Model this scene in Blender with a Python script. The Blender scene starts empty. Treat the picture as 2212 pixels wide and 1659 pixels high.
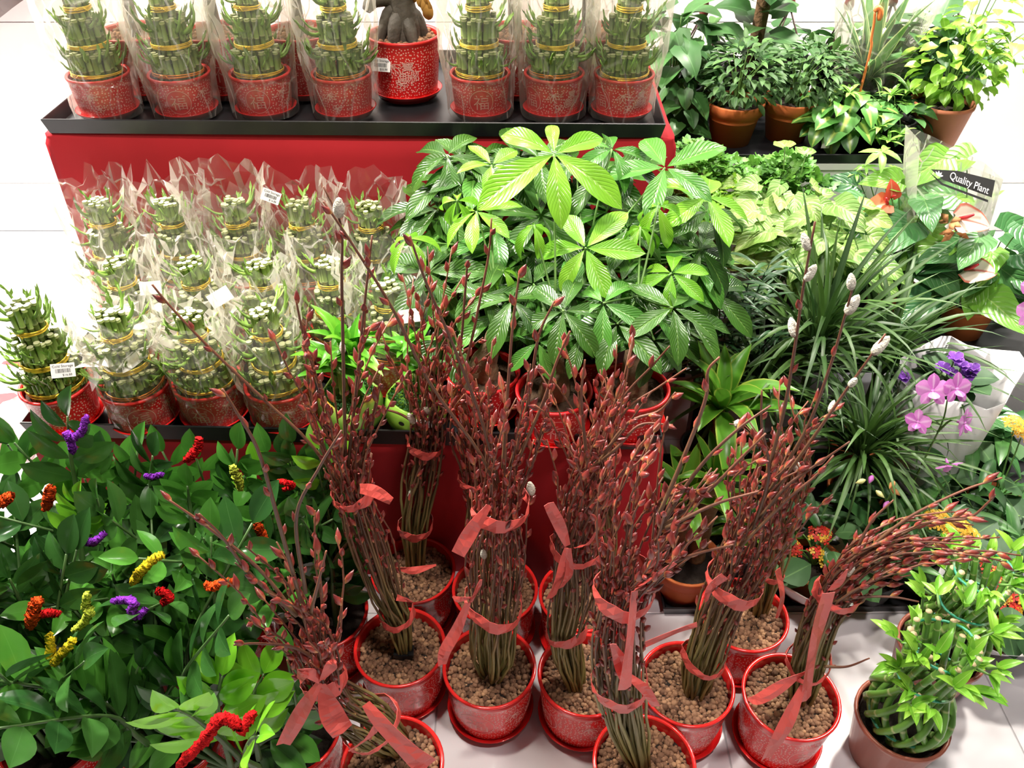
import bpy, math, random
from math import sin, cos, pi, tan, atan2, sqrt, radians
from mathutils import Vector, Matrix, Euler

random.seed(7)
SC = bpy.context.scene
COL = SC.collection
V = Vector

# ------------------------------------------------------------------ camera
F_PX, W_PX, H_PX = 1787.0, 2212.0, 1659.0
PITCH = radians(39.0)
CAM_Z = 1.64
cam_data = bpy.data.cameras.new('camera')
cam_data.sensor_width = 36.0
cam_data.lens = 36.0 * F_PX / W_PX
cam_data.clip_start = 0.05
cam = bpy.data.objects.new('camera', cam_data)
cam.location = (0, 0, CAM_Z)
cam.rotation_euler = (pi / 2 - PITCH, 0, 0)
COL.objects.link(cam)
SC.camera = cam

# ------------------------------------------------------------------ world, lights, exposure
SC.view_settings.view_transform = 'Standard'
SC.view_settings.look = 'None'
SC.view_settings.gamma = 1.0
SC.view_settings.use_curve_mapping = False
SC.view_settings.exposure = 0.35
SC.cycles.max_bounces = 6
SC.cycles.diffuse_bounces = 3
SC.cycles.glossy_bounces = 3
SC.cycles.transmission_bounces = 4
SC.cycles.transparent_max_bounces = 14
SC.cycles.caustics_reflective = False
SC.cycles.caustics_refractive = False
wd = bpy.data.worlds.new('shop_ambient')
SC.world = wd
wd.use_nodes = True
wd.node_tree.nodes['Background'].inputs[0].default_value = (1.0, 0.95, 0.90, 1)
wd.node_tree.nodes['Background'].inputs[1].default_value = 0.085

def area_light(name, loc, target, size, power, color, spread=180):
    l = bpy.data.lights.new(name, 'AREA')
    l.shape = 'DISK'
    l.size = size
    l.energy = power
    l.color = color
    l.spread = radians(spread)
    o = bpy.data.objects.new(name, l)
    o.location = loc
    d = V(target) - V(loc)
    o.rotation_euler = d.to_track_quat('-Z', 'Y').to_euler()
    COL.objects.link(o)
    return o

# ceiling downlights of the shop, the strongest over the far white floor
area_light('ceiling_light', (-2.2, 2.3, 2.9), (-2.0, 2.4, 0), 0.5, 340, (1.0, 0.94, 0.86))
area_light('ceiling_light', (-0.35, 1.0, 2.9), (-0.25, 1.35, 0.5), 0.18, 20, (1.0, 0.92, 0.80), 110)
area_light('ceiling_light', (1.55, 2.45, 2.9), (1.35, 2.2, 0.5), 0.22, 42, (1.0, 0.94, 0.82), 90)
area_light('ceiling_light', (0.55, 0.35, 2.9), (0.55, 0.75, 0), 0.22, 15, (1.0, 0.90, 0.85), 120)
area_light('ceiling_light', (2.6, 3.1, 2.9), (2.3, 3.1, 0.3), 0.5, 110, (1.0, 0.97, 0.92))
area_light('ceiling_light', (-0.2, 2.95, 2.9), (-0.2, 3.0, 0.6), 0.5, 65, (1.0, 0.96, 0.88))

# ------------------------------------------------------------------ pixel -> point on a plane
def ray(px, py):
    x = (px - W_PX / 2) / F_PX
    y = (H_PX / 2 - py) / F_PX
    return V((x, cos(PITCH) + y * sin(PITCH), -sin(PITCH) + y * cos(PITCH)))

def onZ(px, py, z):
    d = ray(px, py)
    return V((0, 0, CAM_Z)) + d * ((z - CAM_Z) / d.z)

def onY(px, py, y):
    d = ray(px, py)
    return V((0, 0, CAM_Z)) + d * (y / d.y)

def proj(p):
    r = V(p) - V((0, 0, CAM_Z))
    d = r.y * cos(PITCH) - r.z * sin(PITCH)
    return (W_PX / 2 + F_PX * r.x / d, H_PX / 2 - F_PX * (r.y * sin(PITCH) + r.z * cos(PITCH)) / d)

# ------------------------------------------------------------------ materials
MATS = {}

def nmat(name):
    m = bpy.data.materials.new(name)
    m.use_nodes = True
    nt = m.node_tree
    MATS[name] = m
    return m, nt, nt.nodes['Principled BSDF']

def N(nt, kind, **kw):
    n = nt.nodes.new(kind)
    for k, v in kw.items():
        setattr(n, k, v)
    return n

def mth(nt, op, a, b=None, c=None, clamp=False):
    n = nt.nodes.new('ShaderNodeMath')
    n.operation = op
    n.use_clamp = clamp
    for i, v in enumerate((a, b, c)):
        if v is None:
            continue
        if isinstance(v, (int, float)):
            n.inputs[i].default_value = v
        else:
            nt.links.new(v, n.inputs[i])
    return n.outputs[0]

def mixc(nt, fac, a, b):
    n = nt.nodes.new('ShaderNodeMix')
    n.data_type = 'RGBA'
    for sock, v in ((n.inputs[0], fac), (n.inputs[6], a), (n.inputs[7], b)):
        if isinstance(v, (int, float)):
            sock.default_value = v
        elif isinstance(v, (tuple, list)):
            sock.default_value = (v[0], v[1], v[2], 1)
        else:
            nt.links.new(v, sock)
    return n.outputs[2]

def ramp(nt, fac, stops):
    n = nt.nodes.new('ShaderNodeValToRGB')
    e = n.color_ramp.elements
    while len(e) > 1:
        e.remove(e[-1])
    e[0].position = stops[0][0]
    e[0].color = (*stops[0][1], 1)
    for p, c in stops[1:]:
        k = e.new(p)
        k.color = (*c, 1)
    nt.links.new(fac, n.inputs[0])
    return n.outputs[0]

def add_bump(nt, bsdf, height, strength, dist=0.01):
    b = nt.nodes.new('ShaderNodeBump')
    b.inputs['Strength'].default_value = strength
    b.inputs['Distance'].default_value = dist
    nt.links.new(height, b.inputs['Height'])
    nt.links.new(b.outputs[0], bsdf.inputs['Normal'])

def plain(name, col, rough=0.5, var=0.12, scale=30.0, bump=0.0, spec=0.5, metal=0.0, coat=0.0, rnd=0.0):
    """a solid colour broken up by object-space noise"""
    m, nt, b = nmat(name)
    tc = N(nt, 'ShaderNodeTexCoord')
    nz = N(nt, 'ShaderNodeTexNoise')
    nz.inputs['Scale'].default_value = scale
    nz.inputs['Detail'].default_value = 4
    nt.links.new(tc.outputs['Object'], nz.inputs['Vector'])
    lo = tuple(max(0, c * (1 - var)) for c in col)
    hi = tuple(min(1, c * (1 + var)) for c in col)
    c = mixc(nt, nz.outputs[0], lo, hi)
    if rnd:
        oi = N(nt, 'ShaderNodeObjectInfo')
        hs = N(nt, 'ShaderNodeHueSaturation')
        nt.links.new(mth(nt, 'MULTIPLY_ADD', oi.outputs['Random'], 2 * rnd, 1 - rnd), hs.inputs['Value'])
        nt.links.new(c, hs.inputs['Color'])
        c = hs.outputs[0]
    nt.links.new(c, b.inputs['Base Color'])
    b.inputs['Roughness'].default_value = rough
    b.inputs['Specular IOR Level'].default_value = spec
    b.inputs['Metallic'].default_value = metal
    b.inputs['Coat Weight'].default_value = coat
    b.inputs['Coat Roughness'].default_value = 0.08
    if bump:
        add_bump(nt, b, nz.outputs[0], bump)
    return m

def leafmat(name, ca, cb, rough=0.32, rib=None, ribw=0.07, veins=0.0, nv=9.0, slant=0.5, trans=0.22, spec=0.5,
            patch=None, patch_amt=0.0, edge=None, vein_col=0.0):
    """leaf: colour drifts from plant leaf to leaf, pale midrib, side veins as relief"""
    m, nt, b = nmat(name)
    uv = N(nt, 'ShaderNodeUVMap')
    sp = N(nt, 'ShaderNodeSeparateXYZ')
    nt.links.new(uv.outputs[0], sp.inputs[0])
    au = mth(nt, 'ABSOLUTE', mth(nt, 'MULTIPLY_ADD', sp.outputs[0], 2.0, -1.0))
    oi = N(nt, 'ShaderNodeObjectInfo')
    tc = N(nt, 'ShaderNodeTexCoord')
    nz = N(nt, 'ShaderNodeTexNoise')
    nz.inputs['Scale'].default_value = 5.0
    nt.links.new(tc.outputs['Object'], nz.inputs['Vector'])
    f = mth(nt, 'MULTIPLY_ADD', nz.outputs[0], 0.35, mth(nt, 'MULTIPLY_ADD', oi.outputs['Random'], 0.9, -0.12), clamp=True)
    c = mixc(nt, f, ca, cb)
    vv = mth(nt, 'MULTIPLY_ADD', sp.outputs[1], nv, mth(nt, 'MULTIPLY', au, -nv * slant * 0.35))
    saw = mth(nt, 'PINGPONG', vv, 0.5)
    if patch is not None:
        n2 = N(nt, 'ShaderNodeTexNoise')
        n2.inputs['Scale'].default_value = 4.0
        n2.inputs['Detail'].default_value = 3
        cm = N(nt, 'ShaderNodeCombineXYZ')
        nt.links.new(mth(nt, 'MULTIPLY', au, 0.6), cm.inputs[0])
        nt.links.new(vv, cm.inputs[1])
        nt.links.new(mth(nt, 'MULTIPLY', oi.outputs['Random'], 9.0), cm.inputs[2])
        nt.links.new(cm.outputs[0], n2.inputs['Vector'])
        n2.inputs['Scale'].default_value = 1.3
        k = mth(nt, 'MULTIPLY_ADD', n2.outputs[0], 6.0, -3.0 + patch_amt * 2 - 0.5)
        c = mixc(nt, mth(nt, 'MULTIPLY_ADD', au, -1.2, k, clamp=True), c, patch)
    if edge is not None:
        c = mixc(nt, mth(nt, 'MULTIPLY_ADD', au, 9.0, -7.0, clamp=True), c, edge)
    if vein_col:
        c = mixc(nt, mth(nt, 'MULTIPLY', mth(nt, 'LESS_THAN', saw, 0.06), vein_col), c, rib or cb)
    if rib is not None:
        k = mth(nt, 'SUBTRACT', 1.0, mth(nt, 'DIVIDE', au, ribw), clamp=True)
        c = mixc(nt, k, c, rib)
    nt.links.new(c, b.inputs['Base Color'])
    b.inputs['Roughness'].default_value = rough
    b.inputs['Specular IOR Level'].default_value = spec
    if veins:
        h = mth(nt, 'MINIMUM', mth(nt, 'MULTIPLY', saw, 4.0), 1.0)
        h2 = mth(nt, 'MINIMUM', mth(nt, 'MULTIPLY', au, 7.0), 1.0)
        add_bump(nt, b, mth(nt, 'ADD', h, mth(nt, 'MULTIPLY', h2, 1.5)), veins, 0.004)
    if trans:
        t = N(nt, 'ShaderNodeBsdfTranslucent')
        hs = N(nt, 'ShaderNodeHueSaturation')
        hs.inputs['Value'].default_value = 1.35
        nt.links.new(c, hs.inputs['Color'])
        nt.links.new(hs.outputs[0], t.inputs[0])
        mx = N(nt, 'ShaderNodeMixShader')
        mx.inputs[0].default_value = trans
        nt.links.new(b.outputs[0], mx.inputs[1])
        nt.links.new(t.outputs[0], mx.inputs[2])
        nt.links.new(mx.outputs[0], nt.nodes['Material Output'].inputs[0])
    return m

def uvramp(name, stops, axis=1, rough=0.45, noise=0.25, nscale=60.0, rnd=0.12, bump=0.0, spec=0.5):
    """colour along the length of a part (UV v), as the thing itself is coloured"""
    m, nt, b = nmat(name)
    uv = N(nt, 'ShaderNodeUVMap')
    sp = N(nt, 'ShaderNodeSeparateXYZ')
    nt.links.new(uv.outputs[0], sp.inputs[0])
    tc = N(nt, 'ShaderNodeTexCoord')
    nz = N(nt, 'ShaderNodeTexNoise')
    nz.inputs['Scale'].default_value = nscale
    nt.links.new(tc.outputs['Object'], nz.inputs['Vector'])
    f = mth(nt, 'ADD', sp.outputs[axis], mth(nt, 'MULTIPLY_ADD', nz.outputs[0], noise, -noise / 2), clamp=True)
    c = ramp(nt, f, stops)
    oi = N(nt, 'ShaderNodeObjectInfo')
    hs = N(nt, 'ShaderNodeHueSaturation')
    nt.links.new(mth(nt, 'MULTIPLY_ADD', oi.outputs['Random'], 2 * rnd, 1 - rnd), hs.inputs['Value'])
    nt.links.new(c, hs.inputs['Color'])
    nt.links.new(hs.outputs[0], b.inputs['Base Color'])
    b.inputs['Roughness'].default_value = rough
    b.inputs['Specular IOR Level'].default_value = spec
    if bump:
        add_bump(nt, b, nz.outputs[0], bump, 0.004)
    return m

# ------------------------------------------------------------------ mesh building
class MB:
    def __init__(s):
        s.v = []; s.f = []; s.uv = []; s.mi = []
    def vert(s, p, uv=(0, 0)):
        s.v.append((p[0], p[1], p[2])); s.uv.append(uv)
        return len(s.v) - 1
    def face(s, idx, mi=0):
        s.f.append(tuple(idx)); s.mi.append(mi)
    def box(s, lo, hi, mi=0):
        b = len(s.v)
        for z in (lo[2], hi[2]):
            for x, y in ((lo[0], lo[1]), (hi[0], lo[1]), (hi[0], hi[1]), (lo[0], hi[1])):
                s.vert((x, y, z))
        for q in ((3, 2, 1, 0), (4, 5, 6, 7), (0, 1, 5, 4), (1, 2, 6, 5), (2, 3, 7, 6), (3, 0, 4, 7)):
            s.face([b + i for i in q], mi)
        return s
    def tube(s, pts, rad, sides=6, cap=True, mi=0, v0=0.0, v1=1.0, flat=None):
        pts = [V(p) for p in pts]
        n = len(pts)
        if isinstance(rad, (int, float)):
            rad = [rad] * n
        t0 = (pts[1] - pts[0]).normalized()
        ref = V((0, 0, 1)) if abs(t0.z) < 0.9 else V((0, 1, 0))
        a = t0.cross(ref).normalized()
        rings = []
        for i in range(n):
            t = (pts[min(i + 1, n - 1)] - pts[max(i - 1, 0)])
            t = t.normalized() if t.length > 1e-9 else t0
            a = (a - t * a.dot(t))
            a = a.normalized() if a.length > 1e-6 else t.orthogonal().normalized()
            b = t.cross(a)
            vv = v0 + (v1 - v0) * i / (n - 1)
            ring = []
            for k in range(sides):
                an = 2 * pi * k / sides
                ring.append(s.vert(pts[i] + (a * cos(an) + b * sin(an)) * rad[i], (k / sides, vv)))
            rings.append(ring)
        for i in range(n - 1):
            for k in range(sides):
                k2 = (k + 1) % sides
                s.face((rings[i][k], rings[i][k2], rings[i + 1][k2], rings[i + 1][k]), mi)
        if cap:
            s.face(rings[0][::-1], mi)
            s.face(rings[-1], mi)
        return s
    def lathe(s, prof, sides=32, mi=0, closed=False, uvh=None):
        """prof: (r, z) list; UV u = turn, v = z/uvh"""
        rings = []
        h = uvh or 1.0
        for r, z in prof:
            if r < 1e-6:
                rings.append([s.vert((0, 0, z), (0.5, z / h))])
            else:
                rings.append([s.vert((r * cos(2 * pi * k / sides), r * sin(2 * pi * k / sides), z), (k / sides, z / h)) for k in range(sides)])
        s._lat = True
        for i in range(len(rings) - 1):
            A, B = rings[i], rings[i + 1]
            for k in range(sides):
                k2 = (k + 1) % sides
                if len(A) == 1 and len(B) == 1:
                    continue
                if len(A) == 1:
                    s.face((A[0], B[k2], B[k]), mi)
                elif len(B) == 1:
                    s.face((A[k], A[k2], B[0]), mi)
                else:
                    s.face((A[k], A[k2], B[k2], B[k]), mi)
        return s
    def add(s, other, M=None, mi=None):
        b = len(s.v)
        for p, u in zip(other.v, other.uv):
            s.vert(M @ V(p) if M is not None else p, u)
        for f, m in zip(other.f, other.mi):
            s.face([i + b for i in f], m if mi is None else mi)
        return s
    def mesh(s, name, mats, smooth=True):
        me = bpy.data.meshes.new(name)
        me.from_pydata(s.v, [], s.f)
        ul = me.uv_layers.new(name='UVMap')
        data = []
        wrap = getattr(s, '_lat', False)
        for f in s.f:
            us = [s.uv[i] for i in f]
            if wrap and max(u[0] for u in us) - min(u[0] for u in us) > 0.6:
                us = [(u[0] + 1 if u[0] < 0.4 else u[0], u[1]) for u in us]
            for u in us:
                data.extend(u)
        ul.data.foreach_set('uv', data)
        for m in (mats if isinstance(mats, (list, tuple)) else [mats]):
            me.materials.append(MATS[m] if isinstance(m, str) else m)
        me.polygons.foreach_set('material_index', s.mi)
        me.polygons.foreach_set('use_smooth', [bool(smooth)] * len(s.f))
        me.update()
        return me

# ------------------------------------------------------------------ objects
def thing(name, label, cat, loc=(0, 0, 0), group=None, rz=0.0):
    o = bpy.data.objects.new(name, None)
    o.empty_display_size = 0.05
    o.location = loc
    o.rotation_euler = (0, 0, rz)
    COL.objects.link(o)
    tag(o, label, cat, group)
    return o

def tag(o, label, cat, group=None):
    o['label'] = label
    o['category'] = cat
    if group:
        o['group'] = group
    return o

def part(name, me, parent, M=None, kind=None, label=None):
    o = bpy.data.objects.new(name, me)
    COL.objects.link(o)
    if parent is not None:
        o.parent = parent
    if M is not None:
        o.matrix_basis = M
    if kind:
        o['kind'] = kind
    if label:
        o['label'] = label
    return o

def struct(name, me, M=None, parent=None):
    o = part(name, me, parent, M)
    if parent is None:
        o['kind'] = 'structure'
    return o

def T(x, y=None, z=None):
    return Matrix.Translation(V((x, y, z)) if y is not None else V(x))

def frame(pos, d, n, s=1.0, sx=None):
    """matrix with local Y along d and local Z near n"""
    d = V(d).normalized()
    n = V(n)
    x = d.cross(n)
    if x.length < 1e-5:
        x = d.orthogonal()
    x.normalize()
    n = x.cross(d)
    M = Matrix.Identity(4)
    kx = s if sx is None else sx
    for i in range(3):
        M[i][0] = x[i] * kx
        M[i][1] = d[i] * s
        M[i][2] = n[i] * s
        M[i][3] = pos[i]
    return M

def rnd(a, b):
    return random.uniform(a, b)

def sph(az, el):
    return V((cos(az) * cos(el), sin(az) * cos(el), sin(el)))

def bez(p0, p1, p2, n):
    p0, p1, p2 = V(p0), V(p1), V(p2)
    return [p0 * (1 - t) ** 2 + p1 * 2 * t * (1 - t) + p2 * t * t for t in [i / (n - 1) for i in range(n)]]

def catmull(pts, n):
    """n samples of a smooth curve through pts"""
    pts = [V(p) for p in pts]
    P = [pts[0] * 2 - pts[1]] + pts + [pts[-1] * 2 - pts[-2]]
    out = []
    m = len(pts) - 1
    for i in range(n):
        u = i / (n - 1) * m
        k = min(int(u), m - 1)
        t = u - k
        a, b, c, d = P[k], P[k + 1], P[k + 2], P[k + 3]
        out.append(0.5 * ((2 * b) + (c - a) * t + (2 * a - 5 * b + 4 * c - d) * t * t + (3 * b - a - 3 * c + d) * t ** 3))
    return out

# leaf blades: unit length along +Y, upper side +Z, base at the origin
def leaf(name, mat, width=0.3, widest=0.5, droop=0.2, fold=0.15, wave=0.0, nl=8, nc=2, tip=1.0, base=1.0, lobe=0.0, curl=0.0):
    mb = MB()
    rows = []
    ang = 0.0
    y = z = 0.0
    e0 = math.log(0.5) / math.log(widest)
    for i in range(nl + 1):
        t = i / nl
        if i:
            a = droop * 1.6 * ((i - 0.5) / nl) - droop * 0.35
            y += cos(a) / nl
            z -= sin(a) / nl
        tt = t ** e0
        w = max(0.0, sin(pi * min(1, tt))) ** (0.75)
        if t > widest:
            w *= (1 - ((t - widest) / (1 - widest)) ** 3 * 0.25) ** tip
        w = w * width * 0.5
        row = []
        for j in range(-nc, nc + 1):
            u = j / nc
            x = u * w
            yy = y
            zz = z + abs(u) * w * fold * 2 - curl * (u * u) * w
            if wave:
                zz += wave * sin(t * 17 + (1.3 if u > 0 else 0)) * abs(u)
            if lobe and t < 0.5:
                k = (0.5 - t) * 2
                yy -= lobe * abs(u) ** 1.5 * k
                x = u * (w + width * 0.38 * sin(pi * min(1, (t + 0.12) * 1.6)) * k)
            row.append(mb.vert((x, yy, zz), (u * 0.5 + 0.5, t)))
        rows.append(row)
    for i in range(nl):
        for j in range(2 * nc):
            mb.face((rows[i][j], rows[i][j + 1], rows[i + 1][j + 1], rows[i + 1][j]))
    return mb.mesh(name, mat)

def instance_leaf(root, me, pos, d, n, s, name='leaf', sx=None):
    return part(name, me, root, frame(pos, d, n, s, sx))
# ------------------------------------------------------------------ plain materials
plain('tile_white', (0.60, 0.58, 0.605), 0.16, 0.03, 6, spec=0.5)
plain('grout', (0.36, 0.35, 0.36), 0.8)
plain('wall_paint', (0.86, 0.85, 0.83), 0.6, 0.02, 5)
plain('seam_grey', (0.70, 0.69, 0.68), 0.7)
plain('cabinet_white', (0.84, 0.84, 0.83), 0.35, 0.02, 5)
plain('taupe_sheet', (0.16, 0.14, 0.13), 0.9, 0.2, 12)
plain('red_cloth', (0.43, 0.016, 0.024), 0.75, 0.14, 7, spec=0.25)
plain('black_plastic', (0.012, 0.012, 0.014), 0.33, 0.3, 20, spec=0.5)
plain('carton_white', (0.85, 0.84, 0.80), 0.5, 0.03)
plain('print_red', (0.75, 0.03, 0.04), 0.5, 0.05)
plain('print_pink', (0.85, 0.35, 0.33), 0.5, 0.05)
plain('paper_white', (0.80, 0.79, 0.80), 0.55, 0.04, 14)
plain('ink_black', (0.015, 0.015, 0.015), 0.5)

# floor: grout bed with square tiles standing a hair proud
GX, GY, TS = 1.04, 1.17, 0.60
fm = MB().box((-4.2, -1.0, -0.05), (4.2, 3.36, -0.0016)).mesh('floor', 'grout', False)
floor = struct('floor', fm)
tm = MB()
g = 0.0016
c = 0.002
lo, hi = g, TS - g
for z, i in ((-0.0016, 0.0), (-0.0006, 0.0), (0.0, 0.0012)):
    for x, y in ((lo + i, lo + i), (hi - i, lo + i), (hi - i, hi - i), (lo + i, hi - i)):
        tm.vert((x, y, z))
for r in (0, 4):
    for k in range(4):
        tm.face((r + k, r + (k + 1) % 4, r + 4 + (k + 1) % 4, r + 4 + k))
tm.face((8, 9, 10, 11))
tile_me = tm.mesh('floor_tile', 'tile_white', False)
for ix in range(-8, 5):
    for iy in range(-3, 3):
        part('tile', tile_me, floor, T(GX + ix * TS, GY + iy * TS, 0))
WALL_Y = 3.02

# back wall with wide boards, thin seams between them
wb = struct('wall_back', MB().box((-4.2, WALL_Y + 0.02, 0), (4.2, WALL_Y + 0.12, 3.0)).mesh('wall_back', 'seam_grey', False))
seam_z = onY(1475, 48, WALL_Y).z
zs = [0.0, seam_z - 0.6, seam_z, seam_z + 0.6, seam_z + 1.2, 3.0]
for a, b in zip(zs[:-1], zs[1:]):
    for k in range(4):
        x0 = -4.2 + 2.1 * k
        part('panel', MB().box((x0 + 0.0015, WALL_Y, a + 0.0015), (x0 + 2.0985, WALL_Y + 0.025, b - 0.0015)).mesh('panel', 'wall_paint', False), wb)

# taupe sheet, a stand-in for the grey-brown patch in the far wall corner
def sheet():
    a = onY(52, 0, WALL_Y - 0.05); b = onY(0, 38, WALL_Y - 0.05)
    d = (b - a).normalized()
    p0, p1 = a - d * 0.3, b + d * 0.5
    mb = MB()
    n, m = 24, 6
    rows = []
    for i in range(n + 1):
        p = p0 + (p1 - p0) * (i / n)
        row = []
        for j in range(m + 1):
            q = p + V((-0.55, 0, 0.5)) * (j / m) * 0.9
            q.y += 0.018 * sin(i * 1.3 + j) - 0.01
            row.append(mb.vert(q, (i / n, j / m)))
        rows.append(row)
    for i in range(n):
        for j in range(m):
            mb.face((rows[i][j], rows[i + 1][j], rows[i + 1][j + 1], rows[i][j + 1]))
    o = part('corner_sheet', mb.mesh('corner_sheet', 'taupe_sheet'), None)
    s = o.modifiers.new('thick', 'SOLIDIFY'); s.thickness = 0.004
    tag(o, 'taupe stand-in sheet for the grey-brown patch in the far corner of the white wall', 'sheet')
sheet()

# ------------------------------------------------------------------ red cloth stands and black trays
def cloth_box(name, A, B, depth, z1, label, z0=0.0, fold=0.004, push=None):
    """cloth pulled over a box; A, B = front top corners in plan"""
    A = V((A[0], A[1], 0)); B = V((B[0], B[1], 0))
    ex = (B - A); L = ex.length; ex.normalize(); ey = V((-ex.y, ex.x, 0))
    mb = MB()
    # outline walked as a rounded rectangle, top row pulled in
    per = []
    r = 0.012
    def seg(p, q, n):
        for i in range(n):
            per.append((p + (q - p) * (i / n)))
    c = [V((0, 0, 0)), V((L, 0, 0)), V((L, depth, 0)), V((0, depth, 0))]
    seg(c[0], c[1], 90); seg(c[1], c[2], 34); seg(c[2], c[3], 40); seg(c[3], c[0], 34)
    n = len(per)
    zsn = [0.0, 0.05, 0.12, 0.2, 0.3, 0.4, 0.5, 0.6, 0.7, 0.8, 0.88, 0.94, 0.975, 0.99, 1.0]
    rows = []
    ce = V((L / 2, depth / 2, 0))
    for k, t in enumerate(zsn):
        row = []
        for i, p in enumerate(per):
            q = p.copy()
            out = V((0, 0, 0))
            if abs(q.y) < 1e-6: out = V((0, -1, 0))
            elif abs(q.x - L) < 1e-6: out = V((1, 0, 0))
            elif abs(q.y - depth) < 1e-6: out = V((0, 1, 0))
            else: out = V((-1, 0, 0))
            s = i * 0.016
            amp = fold * (1 - t) ** 1.2 * 2.2 + fold * 0.25
            w = sin(s * 9 + 2 * sin(s * 2.3)) * 0.6 + sin(s * 21 + 1.0) * 0.3 + sin(s * 4 + t * 3) * 0.4
            q += out * (amp * (w + 0.9) + 0.002)
            corner = min((q - V((cc.x, cc.y, 0))).length for cc in c)
            if corner < 0.09:
                q += (V((q.x, q.y, 0)) - ce).normalized() * (0.09 - corner) * 0.22 * (1 - t * 0.75)
            if push and abs(p.y) < 1e-6:   # pressed in where the willow pots lean on it
                k = min(1, max(0, (p.x - push[0]) / 0.15)) * min(1, max(0, (push[1] - p.x) / 0.15))
                q.y += 0.115 * (1 - t) * k * k * (3 - 2 * k)
            if t > 0.985:
                q += (ce - q).normalized() * 0.006
            row.append(mb.vert(A + ex * q.x + ey * q.y + V((0, 0, z0 + (z1 - z0) * t)), (i / n, t)))
        rows.append(row)
    for k in range(len(rows) - 1):
        for i in range(n):
            j = (i + 1) % n
            mb.face((rows[k][i], rows[k][j], rows[k + 1][j], rows[k + 1][i]))
    mb.face(rows[-1])
    o = part(name, mb.mesh(name, 'red_cloth'), None)
    tag(o, label, 'display stand')
    return A, ex, ey, L

def tray(A, B, depth, z, h, label, t=0.005, flare=0.008, name='tray'):
    A = V((A[0], A[1], 0)); B = V((B[0], B[1], 0))
    ex = (B - A); L = ex.length; ex.normalize(); ey = V((-ex.y, ex.x, 0))
    mb = MB()
    def ring(i, zz):
        return [mb.vert(A + ex * x + ey * y + V((0, 0, zz))) for x, y in ((i, i), (L - i, i), (L - i, depth - i), (i, depth - i))]
    rs = [ring(flare, z), ring(0.001, z + h - 0.0015), ring(0.0022, z + h), ring(t - 0.001, z + h), ring(t, z + h - 0.0015), ring(flare + t, z + t)]
    mb.face(rs[0][::-1])
    for a, b in zip(rs[:-1], rs[1:]):
        for k in range(4):
            mb.face((a[k], a[(k + 1) % 4], b[(k + 1) % 4], b[k]))
    mb.face(rs[-1])
    o = part(name, mb.mesh(name, 'black_plastic', False), None)
    tag(o, label, 'tray')
    return o

UP_TOP, UP_Z = 0.953, 0.919      # upper tray lip / cloth top
LO_TOP, LO_Z = 0.569, 0.527
uA, uB = onZ(85, 258, UP_TOP), onZ(1440, 268, UP_TOP)
lA, lB = onZ(40, 914, LO_TOP), onZ(1433, 944, LO_TOP)
tray(uA, uB, 0.50, UP_Z, UP_TOP - UP_Z, 'shallow black plastic tray on the upper red stand under the wrapped bamboo towers')
tray(lA, lB, 0.50, LO_Z, LO_TOP - LO_Z, 'long black plastic tray on the lower red stand under bamboo and money trees')
e1 = (uB - uA).normalized(); e2 = (lB - lA).normalized()
cloth_box('display_stand', uA - e1 * 0.006 + V((0, 0.012, 0)), uB + e1 * 0.024 + V((0, 0.012, 0)), 0.53, UP_Z - 0.001,
          'tall red cloth covered stand carrying the tray of wrapped bamboo towers', fold=0.0022)
cloth_box('display_stand', lA + e2 * 0.006 + V((0, 0.012, 0)), lB + e2 * 0.002 + V((0, 0.012, 0)), 0.492, LO_Z - 0.001,
          'low red cloth covered stand behind the pussy willow pots', fold=0.006, push=(0.42, 1.10))
UPF, LOF = UP_Z + 0.0052, LO_Z + 0.0052    # tray floors

# right side: white cabinet with a tray, a low bench, a floor tray
CAB_Z = 0.665
cA, cB = onZ(1466, 334, CAB_Z + 0.03), onZ(2052, 326, CAB_Z + 0.03)
def cabinet():
    x0, x1, y0, y1 = uB.x + 0.045, cB.x + 0.02, cA.y + 0.012, cA.y + 0.55
    r = thing('white_cabinet', 'low white cabinet behind the foliage plants under terracotta pots', 'cabinet', ((x0 + x1) / 2, y0, 0))
    hw = (x1 - x0) / 2
    part('body', MB().box((-hw, 0.018, 0), (hw, y1 - y0, CAB_Z - 0.018)).mesh('cabinet_body', 'seam_grey', False), r)
    part('top', MB().box((-hw - 0.004, -0.006, CAB_Z - 0.018), (hw + 0.004, y1 - y0, CAB_Z)).mesh('cabinet_top', 'cabinet_white', False), r)
    s0 = onY(1858, 380, y0).x - r.location.x
    s1 = onY(1903, 380, y0).x - r.location.x
    xs = [-hw, (s0 - hw) / 2, s0, s1, hw]
    for a, b in zip(xs[:-1], xs[1:]):
        part('door' if b - a > 0.1 else 'stile', MB().box((a + 0.0015, 0.0, 0.04), (b - 0.0015, 0.018, CAB_Z - 0.021)).mesh('cabinet_door', 'cabinet_white', False), r)
cabinet()
tray(V((uB.x + 0.05, cA.y, 0)), V((cB.x, cA.y, 0)), 0.5, CAB_Z, 0.03, 'black plastic tray on the white cabinet under terracotta pots')

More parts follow.
